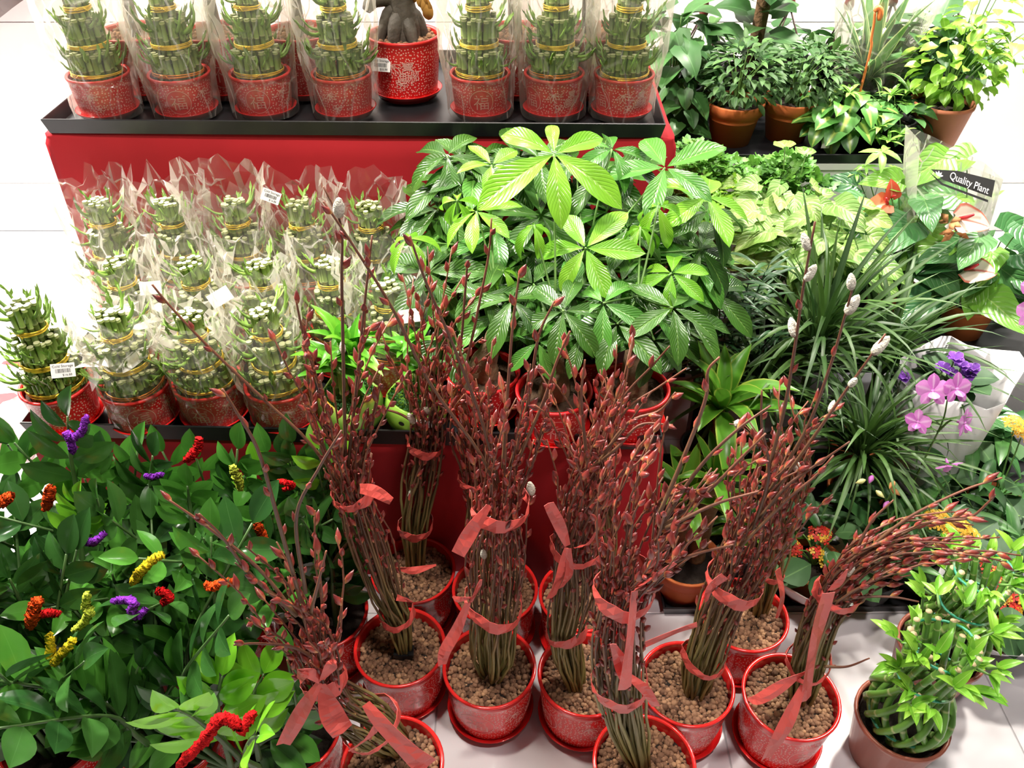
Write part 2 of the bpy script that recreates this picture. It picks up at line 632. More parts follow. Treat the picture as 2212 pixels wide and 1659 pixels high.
BENCH_Z = 0.30
bench = thing('plant_bench', 'low black bench under the anthuriums and pale syngoniums', 'bench', (1.15, 1.9, 0))
part('top', MB().box((-0.66, -0.16, BENCH_Z - 0.03), (0.85, 0.22, BENCH_Z)).mesh('bench_top', 'black_plastic', False), bench)
leg_me = MB().box((-0.02, -0.02, 0), (0.02, 0.02, BENCH_Z - 0.03)).mesh('bench_leg', 'black_plastic', False)
for x, y in ((-0.62, -0.12), (0.81, -0.12), (-0.62, 0.18), (0.81, 0.18)):
    part('leg', leg_me, bench, T(x, y, 0))
fA = onZ(1432, 1316, 0.03)
FT = 0.006
tray(V((fA.x, fA.y, 0)), V((1.75, fA.y + 0.02, 0)), 0.52, 0.0, 0.03, 'shallow black plastic tray on the floor under the flowering plants', t=0.006)

# printed white carton at the left
def carton():
    p = onZ(30, 1000, 0.0)
    r = thing('printed_carton', 'white carton with red petal print standing beside the lower red stand', 'carton', (-1.52, 1.86, 0))
    part('body', MB().box((-0.35, -0.16, 0), (0.13, 0.16, 0.16)).mesh('carton_body', 'carton_white', False), r)
    # petals lie on the top and the front of the carton
    specs = [(-0.01, -0.02, 0.055, 0.5, 'print_red'), (0.085, -0.10, 0.075, 2.6, 'print_red'), (0.06, 0.07, 0.05, 1.2, 'print_red'),
             (-0.12, -0.06, 0.06, 3.6, 'print_pink'), (-0.22, 0.05, 0.06, 0.3, 'print_red'), (0.02, -0.115, 0.05, 4.2, 'print_pink')]
    for (x, y, s, a, m) in specs:
        mb = MB()
        pts = []
        for k in range(14):
            t = 2 * pi * k / 14
            rr = s * (0.75 + 0.25 * cos(3 * t))
            pts.append(mb.vert((x + rr * cos(t + a) * 0.8, y + rr * 0.6 * sin(t + a), 0.1605)))
        mb.face(pts)
        part('petal_print', mb.mesh('petal_print', m, False), r)
    for (x, z, s, a, m) in [(-0.05, 0.09, 0.05, 0.4, 'print_red'), (0.07, 0.05, 0.045, 2.0, 'print_pink'), (-0.16, 0.06, 0.05, 1.0, 'print_red')]:
        mb = MB()
        mb.face([mb.vert((x + s * (0.75 + 0.25 * cos(3 * t)) * cos(t + a), -0.1605, z + s * (0.75 + 0.25 * cos(3 * t)) * sin(t + a))) for t in [2 * pi * k / 14 for k in range(14)]])
        part('petal_print', mb.mesh('petal_print', m, False), r)
carton()
# ------------------------------------------------------------------ red printed pots
plain('soil', (0.060, 0.036, 0.022), 0.95, 0.5, 90, bump=0.9, spec=0.2)
plain('soil_dark', (0.022, 0.016, 0.013), 0.95, 0.5, 90, bump=0.9, spec=0.2)
plain('print_white', (0.82, 0.45, 0.38), 0.5, 0.05)
plain('glaze_red', (0.60, 0.012, 0.012), 0.14, 0.08, 9, spec=0.55)
plain('terracotta', (0.58, 0.155, 0.045), 0.6, 0.18, 10, spec=0.3)
plain('terracotta_pale', (0.55, 0.19, 0.10), 0.6, 0.15, 10, spec=0.3)
plain('brown_plastic', (0.33, 0.10, 0.065), 0.3, 0.1, 12, spec=0.45)
plain('label_paper', (0.82, 0.81, 0.80), 0.5, 0.03)

def potmat(name, red, R, h, z_lo, z_hi, spacing, dot, med_r, med_v, line_z=None, rough=0.3):
    m, nt, b = nmat(name)
    uv = N(nt, 'ShaderNodeUVMap')
    sp = N(nt, 'ShaderNodeSeparateXYZ')
    nt.links.new(uv.outputs[0], sp.inputs[0])
    u, v = sp.outputs[0], sp.outputs[1]
    s = mth(nt, 'MULTIPLY', u, 2 * pi * R)
    z = mth(nt, 'MULTIPLY', v, h)
    cm = N(nt, 'ShaderNodeCombineXYZ')
    nt.links.new(s, cm.inputs[0]); nt.links.new(z, cm.inputs[1])
    vo = N(nt, 'ShaderNodeTexVoronoi')
    vo.voronoi_dimensions = '2D'
    vo.inputs['Scale'].default_value = 1 / spacing
    vo.inputs['Randomness'].default_value = 0.72
    nt.links.new(cm.outputs[0], vo.inputs['Vector'])
    d = mth(nt, 'LESS_THAN', vo.outputs['Distance'], dot)
    d = mth(nt, 'MULTIPLY', d, mth(nt, 'GREATER_THAN', z, z_lo))
    d = mth(nt, 'MULTIPLY', d, mth(nt, 'LESS_THAN', z, z_hi))
    # plain disc behind each round emblem (two per pot)
    fu = mth(nt, 'FRACT', mth(nt, 'MULTIPLY', u, 2.0))
    du = mth(nt, 'MULTIPLY', mth(nt, 'SUBTRACT', fu, 0.5), pi * R)
    dv = mth(nt, 'SUBTRACT', z, med_v * h)
    rr = mth(nt, 'SQRT', mth(nt, 'ADD', mth(nt, 'MULTIPLY', du, du), mth(nt, 'MULTIPLY', dv, dv)))
    d = mth(nt, 'MULTIPLY', d, mth(nt, 'GREATER_THAN', rr, med_r))
    if line_z:
        d = mth(nt, 'MAXIMUM', d, mth(nt, 'LESS_THAN', mth(nt, 'ABSOLUTE', mth(nt, 'SUBTRACT', z, line_z)), 0.0007))
    # only the outer wall carries print (UV v of inner wall is negative)
    tc = N(nt, 'ShaderNodeTexCoord')
    nz = N(nt, 'ShaderNodeTexNoise'); nz.inputs['Scale'].default_value = 9
    nt.links.new(tc.outputs['Object'], nz.inputs['Vector'])
    c = mixc(nt, nz.outputs[0], tuple(x * 0.9 for x in red), tuple(x * 1.1 for x in red))
    c = mixc(nt, d, c, (0.80, 0.44, 0.37))
    nt.links.new(c, b.inputs['Base Color'])
    b.inputs['Roughness'].default_value = rough
    b.inputs['Specular IOR Level'].default_value = 0.5
    return m

def glyph(ch, embolden=0.012):
    """outline loops of a character, centred, height about 1"""
    cu = bpy.data.curves.new('glyph', 'FONT')
    cu.body = ch
    o = bpy.data.objects.new('glyph', cu)
    COL.objects.link(o)
    bpy.context.view_layer.update()
    dg = bpy.context.evaluated_depsgraph_get()
    c = o.to_curve(dg)
    loops = []
    for sp in c.splines:
        bp = sp.bezier_points
        pts = []
        n = len(bp)
        for i in range(n):
            a, b2 = bp[i], bp[(i + 1) % n]
            p0, p1, p2, p3 = a.co, a.handle_right, b2.handle_left, b2.co
            straight = (p1 - p0).cross(p3 - p0).length < 1e-5 and (p2 - p0).cross(p3 - p0).length < 1e-5
            k = 1 if straight else 4
            for j in range(k):
                t = j / k
                q = p0 * (1 - t) ** 3 + p1 * 3 * t * (1 - t) ** 2 + p2 * 3 * t * t * (1 - t) + p3 * t ** 3
                if not pts or (V((q.x, q.y)) - pts[-1]).length > 1e-4:
                    pts.append(V((q.x, q.y)))
        loops.append(pts)
    o.to_curve_clear()
    bpy.data.objects.remove(o)
    bpy.data.curves.remove(cu)
    xs = [p.x for l in loops for p in l]; ys = [p.y for l in loops for p in l]
    cx, cy = (min(xs) + max(xs)) / 2, (min(ys) + max(ys)) / 2
    hh = max(max(ys) - min(ys), 1e-3)
    out = []
    for l in loops:
        l = [(p - V((cx, cy))) / hh for p in l]
        n = len(l)
        e = []
        for i in range(n):
            t = (l[(i + 1) % n] - l[i - 1])
            t = t.normalized() if t.length else V((1, 0))
            nrm = V((t.y, -t.x))
            e.append(l[i] - nrm * embolden * 1.0)
        out.append(e)
    return out

def ribbon2d(loops, w, closed=True):
    """flat line strips in (s, t)"""
    quads = []
    for l in loops:
        n = len(l)
        L, R = [], []
        for i in range(n):
            if closed:
                t = l[(i + 1) % n] - l[i - 1]
            else:
                t = l[min(i + 1, n - 1)] - l[max(i - 1, 0)]
            t = t.normalized() if t.length else V((1, 0))
            nn = V((-t.y, t.x)) * w / 2
            L.append(l[i] + nn); R.append(l[i] - nn)
        for i in range(n if closed else n - 1):
            j = (i + 1) % n
            quads.append((L[i], R[i], R[j], L[j]))
    return quads

def circle2d(r, cx=0, cy=0, n=36):
    return [V((cx + r * cos(2 * pi * k / n), cy + r * sin(2 * pi * k / n))) for k in range(n)]

def petal2d(cx, cy, a, l, w, n=6):
    pts = []
    for sgn in (1, -1):
        for i in range(n):
            t = i / n if sgn > 0 else 1 - i / n
            x, y = l * t, sgn * w * sin(pi * t)
            pts.append(V((cx + x * cos(a) - y * sin(a), cy + x * sin(a) + y * cos(a))))
    return pts

GLY_FU = glyph('福', 0.03)
def fu_lines(r):
    l = [circle2d(r)]
    for lp in GLY_FU:
        l.append([p * r * 1.28 for p in lp])
    return l
_gl = {c: glyph(c, 0.018) for c in '招財進寶'}
def zhao_lines(k):
    """the four lucky characters grown into one sign, with a swoosh under it"""
    l = []
    for c, cx, cy, sx, sy in (('寶', 0.05, 0.62, 0.85, 0.62), ('進', -0.42, -0.12, 0.62, 0.85), ('財', 0.10, -0.14, 0.55, 0.85), ('招', 0.55, -0.05, 0.42, 0.72)):
        for lp in _gl[c]:
            l.append([V(((p.x * sx + cx) * k, (p.y * sy + cy) * k)) for p in lp])
    return l

def wrapped(quads, prof, ang0, zc, off=0.0005):
    mb = MB()
    def rad(z):
        for (r0, z0), (r1, z1) in zip(prof[:-1], prof[1:]):
            if z0 <= z <= z1:
                return r0 + (r1 - r0) * (z - z0) / (z1 - z0)
        return prof[-1][0] if z > prof[-1][1] else prof[0][0]
    for q in quads:
        idx = []
        for p in q:
            z = zc + p.y
            r = rad(z) + off
            a = ang0 + p.x / r
            idx.append(mb.vert((r * cos(a), r * sin(a), z)))
        mb.face(idx)
    return mb

uvramp('pellet', [(0.0, (0.10, 0.052, 0.032)), (0.35, (0.20, 0.105, 0.062)), (0.7, (0.27, 0.15, 0.088)), (1.0, (0.38, 0.22, 0.12))], axis=0, rough=0.9, noise=0.25, nscale=90, rnd=0.02, spec=0.2)
class PotKind:
    """a red pot: shared meshes for wall, saucer, emblems, soil"""
    def __init__(s, key, R, h, spacing, dot, band=0.0, rough=0.3, red=(0.62, 0.02, 0.02), taper=0.80, big=False, depth=0.014):
        s.R, s.h, s.key = R, h, key
        rb = R * taper
        med_r = min(0.30 * h, 0.036)
        med_v = 0.46
        z_hi = h * 0.93 - band
        potmat('print_' + key, red, R * 0.9, h, h * 0.06, z_hi - 0.002, spacing, dot, med_r + 0.0015, med_v, z_hi if band else None, rough)
        outer = [(rb, 0.0), (rb + 0.004, 0.006)]
        for i in range(1, 7):
            t = i / 6
            outer.append((rb + 0.004 + (R - rb - 0.006) * (t ** 0.8), 0.006 + (h - 0.016) * t))
        s.prof = outer
        rim = [(R, h - 0.006), (R + 0.0012, h - 0.003), (R, h), (R - 0.004, h), (R - 0.006, h - 0.003)]
        inner = [(R - 0.0075, h - 0.02), (rb - 0.003, 0.012), (0, 0.012)]
        mb = MB().lathe([(0, 0.001), (rb - 0.002, 0.0)] + outer + rim, 48, uvh=h)
        mb.lathe(rim[-1:] + inner, 48, mi=1, uvh=h)
        s.me = mb.mesh('pot_' + key, ['print_' + key, 'glaze_red'])
        rs = rb + 0.015
        s.saucer = MB().lathe([(0, -0.006), (rs - 0.012, -0.006), (rs, 0.010), (rs + 0.001, 0.012), (rs - 0.002, 0.0125), (rs - 0.014, -0.001), (0, -0.001)], 40).mesh('saucer_' + key, 'glaze_red')
        mb = MB(); prev = None
        rsoil = R - 0.007 - (R - rb) * 0.12
        s.soil_z = h - depth
        rr = random.Random(3)
        rings = [[mb.vert((0, 0, 0.004))]]
        for i in range(1, 6):
            q = rsoil * i / 5
            rings.append([mb.vert((q * cos(2 * pi * k / 20), q * sin(2 * pi * k / 20), (rr.uniform(-.003, .004) if i < 5 else 0))) for k in range(20)])
        for i in range(5):
            for k in range(20):
                k2 = (k + 1) % 20
                if i == 0: mb.face((0, rings[1][k], rings[1][k2]))
                else: mb.face((rings[i][k], rings[i + 1][k], rings[i + 1][k2], rings[i][k2]))
        s.rsoil = rsoil
        s.soil = mb.mesh('soil_' + key, 'soil' if depth < .02 else 'soil_dark')
        s.soil_mb = mb
        lw = 0.0011
        def emb(quads, ang):
            return wrapped(quads, outer, ang, med_v * h)
        fu = ribbon2d(fu_lines(med_r), lw)
        s.emb = [emb(fu, 1.5 * pi).mesh('emblem_' + key, 'print_white', False), emb(fu, 0.5 * pi).mesh('emblem_' + key, 'print_white', False)]
        # sprays of pointed leaves, a flower and a lantern sign between the emblems
        k = med_r
        spray = [petal2d(-0.2 * k, 0.7 * k, a, 0.75 * k, 0.12 * k) for a in (-0.2, -0.7, -1.25, -1.8, -2.4)]
        flower = [petal2d(0.35 * k, -0.55 * k, a, 0.42 * k, 0.13 * k) for a in [2 * pi * j / 5 for j in range(5)]] + [circle2d(0.1 * k, 0.35 * k, -0.55 * k, 8)]
        sign = zhao_lines(k * 0.95)
        s.motif = [emb(ribbon2d(spray + flower, lw), 1.5 * pi + 0.62 * pi * 0.5).mesh('leaf_motif_' + key, 'print_white', False),
                   emb(ribbon2d(sign, lw), 0.0 if not big else 1.5 * pi + 1.35).mesh('lucky_sign_' + key, 'print_white', False),
                   emb(ribbon2d(spray + flower, lw), pi - 0.3).mesh('leaf_motif_' + key, 'print_white', False)]
    def build(s, root, rz=0.0, z=0.0, saucer=True, soil=True, M=None):
        z += 0.006 if saucer else 0
        R4 = (M or T(0, 0, 0)) @ T(0, 0, z) @ Matrix.Rotation(rz, 4, 'Z')
        p = part('pot', s.me, root, R4)
        for m in s.emb: part('emblem', m, p)
        part('leaf_motif', s.motif[0], p); part('leaf_motif', s.motif[2], p); part('lucky_sign', s.motif[1], p)
        if saucer: part('saucer', s.saucer, root, R4)
        if soil: part('soil', s.soil, root, (M or T(0, 0, 0)) @ T(0, 0, z + s.soil_z) @ Matrix.Rotation(rz, 4, 'Z'))
        return z + s.soil_z

POT_S = PotKind('small', 0.067, 0.088, 0.0064, 0.225)
POT_M = PotKind('medium', 0.073, 0.096, 0.0078, 0.20, red=(0.56, 0.012, 0.016))
POT_L = PotKind('large', 0.093, 0.150, 0.0068, 0.21, band=0.012, rough=0.16, red=(0.68, 0.02, 0.018), depth=0.026)
POT_B = PotKind('tall', 0.084, 0.135, 0.0066, 0.225, big=True, red=(0.56, 0.016, 0.016))

def pellets_mesh(rs, n, rad, key):
    """a bed of round clay pellets, far too many to count"""
    mb = MB()
    rr = random.Random(11)
    base = MB()
    # low round ball: 3 rings of 7
    rings = []
    for el in (-0.5, 0.35, 1.0):
        rings.append([base.vert(sph(2 * pi * k / 7 + el, el)) for k in range(7)])
    top = base.vert((0, 0, 1))
    for a, b in zip(rings[:-1], rings[1:]):
        for k in range(7):
            base.face((a[k], a[(k + 1) % 7], b[(k + 1) % 7], b[k]))
    for k in range(7): base.face((rings[-1][k], rings[-1][(k + 1) % 7], top))
    for i in range(n):
        a = i * 2.39996; q = rs * sqrt((i + 0.5) / n) * 0.97
        s = rad * rr.uniform(0.65, 1.35)
        M = T(q * cos(a) + rr.uniform(-1, 1) * rad * .6, q * sin(a) + rr.uniform(-1, 1) * rad * .6, rr.uniform(-0.6, 0.6) * rad) @ Euler((rr.uniform(-.5, .5), rr.uniform(-.5, .5), rr.uniform(0, 6)), 'XYZ').to_matrix().to_4x4() @ Matrix.Diagonal((s, s * rr.uniform(.8, 1.1), s * rr.uniform(.75, 1), 1))
        u_ = rr.random()
        base.uv = [(u_, u_)] * len(base.v)
        mb.add(base, M)
    return mb.mesh('clay_pellets_' + key, 'pellet')
PEL_L = pellets_mesh(POT_L.rsoil, 560, 0.0056, 'large')
PEL_B = pellets_mesh(POT_B.rsoil, 240, 0.0062, 'tall')
# ------------------------------------------------------------------ lucky bamboo towers
def bamboomat(name, ca, cb, node):
    return uvramp(name, [(0.0, ca), (0.10, ca), (0.12, node), (0.15, cb), (0.46, ca), (0.485, node), (0.51, cb), (0.92, ca), (0.95, node), (1.0, cb)], rough=0.35, noise=0.03, rnd=0.22)
bamboomat('bamboo_green', (0.135, 0.20, 0.042), (0.19, 0.27, 0.065), (0.36, 0.38, 0.17))
plain('cut_pale', (0.36, 0.38, 0.20), 0.6, 0.2, 60, rnd=0.15)
plain('shoot_green', (0.19, 0.33, 0.055), 0.4, 0.25, 40, rnd=0.3)
plain('gold_wire', (0.92, 0.58, 0.05), 0.3, 0.2, 200, metal=0.35)
plain('orange_wire', (0.80, 0.26, 0.03), 0.3, 0.2, 200, metal=0.4)

def stalk_mesh(L, r, name='bamboo_stalk', mats=('bamboo_green', 'cut_pale'), sides=8):
    mb = MB()
    prof = [(0, 1), (0.11, 1), (0.125, 1.12), (0.14, 1), (0.47, 0.98), (0.485, 1.12), (0.50, 0.98), (0.93, 0.97), (0.95, 1.14), (0.965, 1.05), (1.0, 1.05)]
    rings = [[mb.vert((r * k * cos(2 * pi * j / sides), r * k * sin(2 * pi * j / sides), t * L), (j / sides, t)) for j in range(sides)] for t, k in prof]
    for a, b in zip(rings[:-1], rings[1:]):
        for j in range(sides):
            mb.face((a[j], a[(j + 1) % sides], b[(j + 1) % sides], b[j]))
    top = [mb.vert((r * cos(2 * pi * j / sides), r * sin(2 * pi * j / sides), L + 0.0003)) for j in range(sides)]
    mb.face(top, 1)
    return mb.mesh(name, list(mats))
ST = [stalk_mesh(0.068, 0.0062), stalk_mesh(0.072, 0.0060), stalk_mesh(0.078, 0.0056)]

def shoot_mesh(seed):
    rr = random.Random(seed)
    mb = MB()
    L = rr.uniform(0.022, 0.036)
    pts = bez((0, 0, 0), (L * 0.6, 0, 0.002), (L * 0.85, rr.uniform(-.006, .006), L * 0.7), 5)
    mb.tube(pts, [0.0028, 0.0027, 0.0024, 0.0018, 0.0008], 5)
    for k in range(3):   # little pointed blades hugging the shoot
        a = rr.uniform(-1.2, 1.2); p = pts[2 + (k % 2)]
        d = V((0.55, 0.5 * sin(a), 0.8)).normalized(); s = d.cross(V((0, 0, 1))).normalized()
        l = rr.uniform(0.014, 0.024)
        i = [mb.vert(p), mb.vert(p + d * l * .5 + s * 0.0028), mb.vert(p + d * l), mb.vert(p + d * l * .5 - s * 0.0028)]
        mb.face(i)
    return mb.mesh('shoot', 'shoot_green')
SH = [shoot_mesh(s) for s in range(5)]

def tie_mesh(R, mat, turns=3, w=0.0014, wob=0.002, seed=1, knot=True):
    rr = random.Random(seed)
    mb = MB()
    for t in range(turns):
        dz = (t - (turns - 1) / 2) * 0.0024
        ph = rr.uniform(0, 6)
        pts = [V((cos(a) * (R + 0.0005 * sin(5 * a + ph)), sin(a) * (R + 0.0005 * sin(5 * a + ph)), dz + wob * sin(a + ph) * 0.6)) for a in [2 * pi * k / 26 for k in range(27)]]
        mb.tube(pts, w, 4, cap=False)
    if knot:
        for s in (-1, 1):
            p = V((0, -R - 0.001, 0))
            mb.tube([p, p + V((0.006 * s, -0.003, 0.004)), p + V((0.013 * s, -0.002, rr.uniform(-.004, .006)))], w, 4)
    return mb.mesh('tie', mat)
TIES = [tie_mesh(0.0535, 'gold_wire', seed=1), tie_mesh(0.0415, 'gold_wire', 4, seed=2), tie_mesh(0.027, 'gold_wire', 4, seed=3), tie_mesh(0.0545, 'orange_wire', seed=4)]

def bamboo_tower(root, zs, rr, wide=1.0, tall=1.0, shoots=1.0):
    """three cut tiers of stalks standing in soil at height zs"""
    rz = rr.uniform(0, 6)
    for tier, (R, n, z0, me) in enumerate(((0.0455, 25, -0.008, ST[0]), (0.034, 19, 0.052, ST[1]), (0.0195, 11, 0.115, ST[2]), (0.0075, 4, 0.118, ST[2]))):
        z0 = z0 * tall if z0 > 0 else z0
        for k in range(n):
            a = rz + 2 * pi * (k + rr.uniform(-.12, .12)) / n
            r = R * wide * rr.uniform(0.95, 1.05)
            M = T(r * cos(a), r * sin(a), zs + z0 + rr.uniform(-.006, .006)) @ Matrix.Rotation(rr.uniform(-.05, .05), 4, 'X') @ Matrix.Rotation(rr.uniform(-.05, .05), 4, 'Y') @ Matrix.Rotation(rr.uniform(0, 6), 4, 'Z') @ Matrix.Diagonal((1, 1, tall, 1))
            part('stalk', me, root, M)
            if tier < 3 and rr.random() < (0.75 if tier < 2 else 0.8) * shoots:
                h = z0 + rr.uniform(0.035, 0.062) * tall
                M = T((r + 0.004) * cos(a), (r + 0.004) * sin(a), zs + h) @ Matrix.Rotation(a, 4, 'Z') @ Matrix.Rotation(rr.uniform(-.5, .2), 4, 'Y') @ Matrix.Scale(rr.uniform(.9, 1.6), 4)
                part('shoot', rr.choice(SH), root, M)
    for me, h in ((TIES[0] if rr.random() < .5 else TIES[3], 0.016), (TIES[1], 0.072 * tall), (TIES[2], 0.142 * tall)):
        M = T(0, 0, zs + h) @ Matrix.Rotation(rr.uniform(-.8, .8), 4, 'Z') @ Matrix.Rotation(rr.uniform(-.07, .07), 4, 'X') @ Matrix.Diagonal((wide, wide, 1, 1))
        part('tie', me, root, M)

# crinkled clear film
def filmmat():
    m, nt, b = nmat('clear_film')
    tc = N(nt, 'ShaderNodeTexCoord')
    vo = N(nt, 'ShaderNodeTexVoronoi', feature='DISTANCE_TO_EDGE')
    vo.inputs['Scale'].default_value = 15
    nz = N(nt, 'ShaderNodeTexNoise'); nz.inputs['Scale'].default_value = 8
    nt.links.new(tc.outputs['Object'], nz.inputs['Vector'])
    mp = N(nt, 'ShaderNodeMapping'); mp.inputs['Scale'].default_value = (1, 1, 0.45)
    nt.links.new(tc.outputs['Object'], mp.inputs['Vector'])
    ad = N(nt, 'ShaderNodeVectorMath', operation='ADD')
    nt.links.new(mp.outputs[0], ad.inputs[0])
    sc = N(nt, 'ShaderNodeVectorMath', operation='SCALE'); sc.inputs['Scale'].default_value = 0.05
    nt.links.new(nz.outputs['Color'], sc.inputs[0]); nt.links.new(sc.outputs[0], ad.inputs[1])
    nt.links.new(ad.outputs[0], vo.inputs['Vector'])
    crease = mth(nt, 'SUBTRACT', 1.0, mth(nt, 'MULTIPLY', vo.outputs['Distance'], 26.0), clamp=True)
    bp = N(nt, 'ShaderNodeBump'); bp.inputs['Strength'].default_value = 0.7; bp.inputs['Distance'].default_value = 0.004
    nt.links.new(mth(nt, 'ADD', crease, mth(nt, 'MULTIPLY', nz.outputs[0], 1.5)), bp.inputs['Height'])
    gl = N(nt, 'ShaderNodeBsdfGlossy'); gl.inputs['Roughness'].default_value = 0.10
    nt.links.new(bp.outputs[0], gl.inputs['Normal'])
    df = N(nt, 'ShaderNodeBsdfDiffuse'); df.inputs[0].default_value = (0.92, 0.88, 0.80, 1)
    tl = N(nt, 'ShaderNodeBsdfTranslucent'); tl.inputs[0].default_value = (0.92, 0.88, 0.80, 1)
    mx = N(nt, 'ShaderNodeMixShader'); mx.inputs[0].default_value = 0.45
    nt.links.new(df.outputs[0], mx.inputs[1]); nt.links.new(tl.outputs[0], mx.inputs[2])
    mg = N(nt, 'ShaderNodeMixShader'); mg.inputs[0].default_value = 0.42
    nt.links.new(mx.outputs[0], mg.inputs[1]); nt.links.new(gl.outputs[0], mg.inputs[2])
    fr = N(nt, 'ShaderNodeFresnel'); fr.inputs[0].default_value = 1.35
    nt.links.new(bp.outputs[0], fr.inputs['Normal'])
    fac = mth(nt, 'ADD', mth(nt, 'MULTIPLY_ADD', fr.outputs[0], 0.55, 0.075), mth(nt, 'MULTIPLY', crease, 0.20), clamp=True)
    tr = N(nt, 'ShaderNodeBsdfTransparent'); tr.inputs[0].default_value = (0.985, 0.975, 0.955, 1)
    out = N(nt, 'ShaderNodeMixShader')
    nt.links.new(fac, out.inputs[0]); nt.links.new(tr.outputs[0], out.inputs[1]); nt.links.new(mg.outputs[0], out.inputs[2])
    nt.links.new(out.outputs[0], nt.nodes['Material Output'].inputs[0])
filmmat()

def film_mesh(seed, prof, sides=30, rough=0.006, top=0.03, lean=(0, 0), open_a=None):
    """bag of film: prof (r, z); jagged, folded upper edge"""
    rr = random.Random(seed)
    mb = MB()
    rings = []
    folds = [(rr.randint(3, 9), rr.uniform(0, 6), rr.uniform(.3, 1)) for _ in range(4)]
    nz = len(prof)
    zmax = prof[-1][1]
    for i, (r, z) in enumerate(prof):
        t = i / (nz - 1)
        ring = []
        for k in range(sides):
            a = 2 * pi * k / sides
            w = sum(sin(n * a + p + 2 * t) * g for n, p, g in folds) / 3
            q = r * (1 + 0.13 * w * t) + rr.uniform(-1, 1) * rough * (0.35 + t)
            zz = z + rr.uniform(-1, 1) * 0.006 * t
            if i >= nz - 3:
                zz += (top * (w + rr.uniform(-.5, .9))) * (0.35 if i < nz - 1 else 1.0) * (0.5 if i == nz - 3 else 1)
            ring.append(mb.vert((q * cos(a) + lean[0] * t * t, q * sin(a) + lean[1] * t * t, zz), (k / sides, t)))
        rings.append(ring)
    for i in range(nz - 1):
        for k in range(sides):
            k2 = (k + 1) % sides
            A = (rings[i][k], rings[i][k2], rings[i + 1][k2], rings[i + 1][k])
            if (k + i) % 2:
                mb.face((A[0], A[1], A[2])); mb.face((A[0], A[2], A[3]))
            else:
                mb.face((A[0], A[1], A[3])); mb.face((A[1], A[2], A[3]))
    return mb.mesh('film', 'clear_film', False)

def prof_lin(pts, n):
    out = []
    for i in range(n):
        z = pts[0][1] + (pts[-1][1] - pts[0][1]) * i / (n - 1)
        for (r0, z0), (r1, z1) in zip(pts[:-1], pts[1:]):
            if z0 - 1e-9 <= z <= z1 + 1e-9:
                out.append((r0 + (r1 - r0) * (z - z0) / (z1 - z0), z)); break
    return out
FILM_TALL = [film_mesh(s, prof_lin([(0.074, 0.004), (0.078, 0.08), (0.088, 0.16), (0.094, 0.30), (0.105, 0.40)], 15), rough=0.005) for s in (1, 2, 3)]
FILM_LOW = [film_mesh(s, prof_lin([(0.074, 0.004), (0.077, 0.085), (0.083, 0.15), (0.080, 0.22), (0.088, 0.30)], 13), rough=0.008, top=0.028, lean=(rndl, 0.01)) for s, rndl in ((4, 0.02), (5, -0.025), (6, 0.0), (7, 0.015))]
FILM_BIG = [film_mesh(s, prof_lin([(0.094, 0.004), (0.098, 0.13), (0.115, 0.25), (0.13, 0.45)], 12), rough=0.008, top=0.03) for s in (8, 9)]

# ------------------------------------------------------------------ price labels
def text_mesh(body, size, mat, name='lettering', extrude=0.0):
    cu = bpy.data.curves.new('text', 'FONT')
    cu.body = body; cu.size = size; cu.align_x = 'CENTER'; cu.align_y = 'CENTER'; cu.extrude = extrude
    cu.resolution_u = 3
    o = bpy.data.objects.new('text', cu)
    COL.objects.link(o)
    bpy.context.view_layer.update()
    me = bpy.data.meshes.new_from_object(o.evaluated_get(bpy.context.evaluated_depsgraph_get()))
    bpy.data.objects.remove(o); bpy.data.curves.remove(cu)
    me.name = name
    me.materials.clear()
    me.materials.append(MATS[mat])
    return me
def bars_mesh(w, h, seed):
    rr = random.Random(seed); mb = MB(); x = -w / 2
    while x < w / 2:
        b = rr.choice((0.0004, 0.0006, 0.001))
        mb.face([mb.vert(p) for p in ((x, -h / 2, 0), (x + b, -h / 2, 0), (x + b, h / 2, 0), (x, h / 2, 0))])
        x += b + rr.choice((0.0005, 0.0008))
    return mb.mesh('barcode', 'ink_black', False)
TXT = text_mesh('Cold Storage', 0.0062, 'ink_black')
TXT2 = text_mesh('$16.88', 0.0055, 'ink_black', 'price')
BARS = bars_mesh(0.024, 0.007, 2)
LAB = MB()
LAB.box((-0.019, -0.0125, -0.0004), (0.019, 0.0125, 0))
LAB_ME = LAB.mesh('price_label', 'label_paper', False)
def price_label(root, M, printed=True, bars=True):
    p = part('price_label', LAB_ME, root, M, label='small white price sticker')
    if printed:
        part('lettering', TXT, p, T(0, 0.0075, 0.0004))
        part('price', TXT2, p, T(0.006, -0.0082, 0.0004))
    if bars:
        part('barcode', BARS, p, T(0, -0.0005, 0.0004))
    return p
def facing(pos, root, roll=0.0, tilt=0.0, s=1.0):
    """matrix turning a label towards the aisle side, in root space"""
    d = (V((0, 0, CAM_Z)) - V(pos)).normalized()
    M = frame(V(pos) - V(root.location), V((0, 0, 1)) - d * d.z, d) @ Matrix.Rotation(roll, 4, 'Z') @ Matrix.Rotation(tilt, 4, 'X') @ Matrix.Scale(s, 4)
    return M

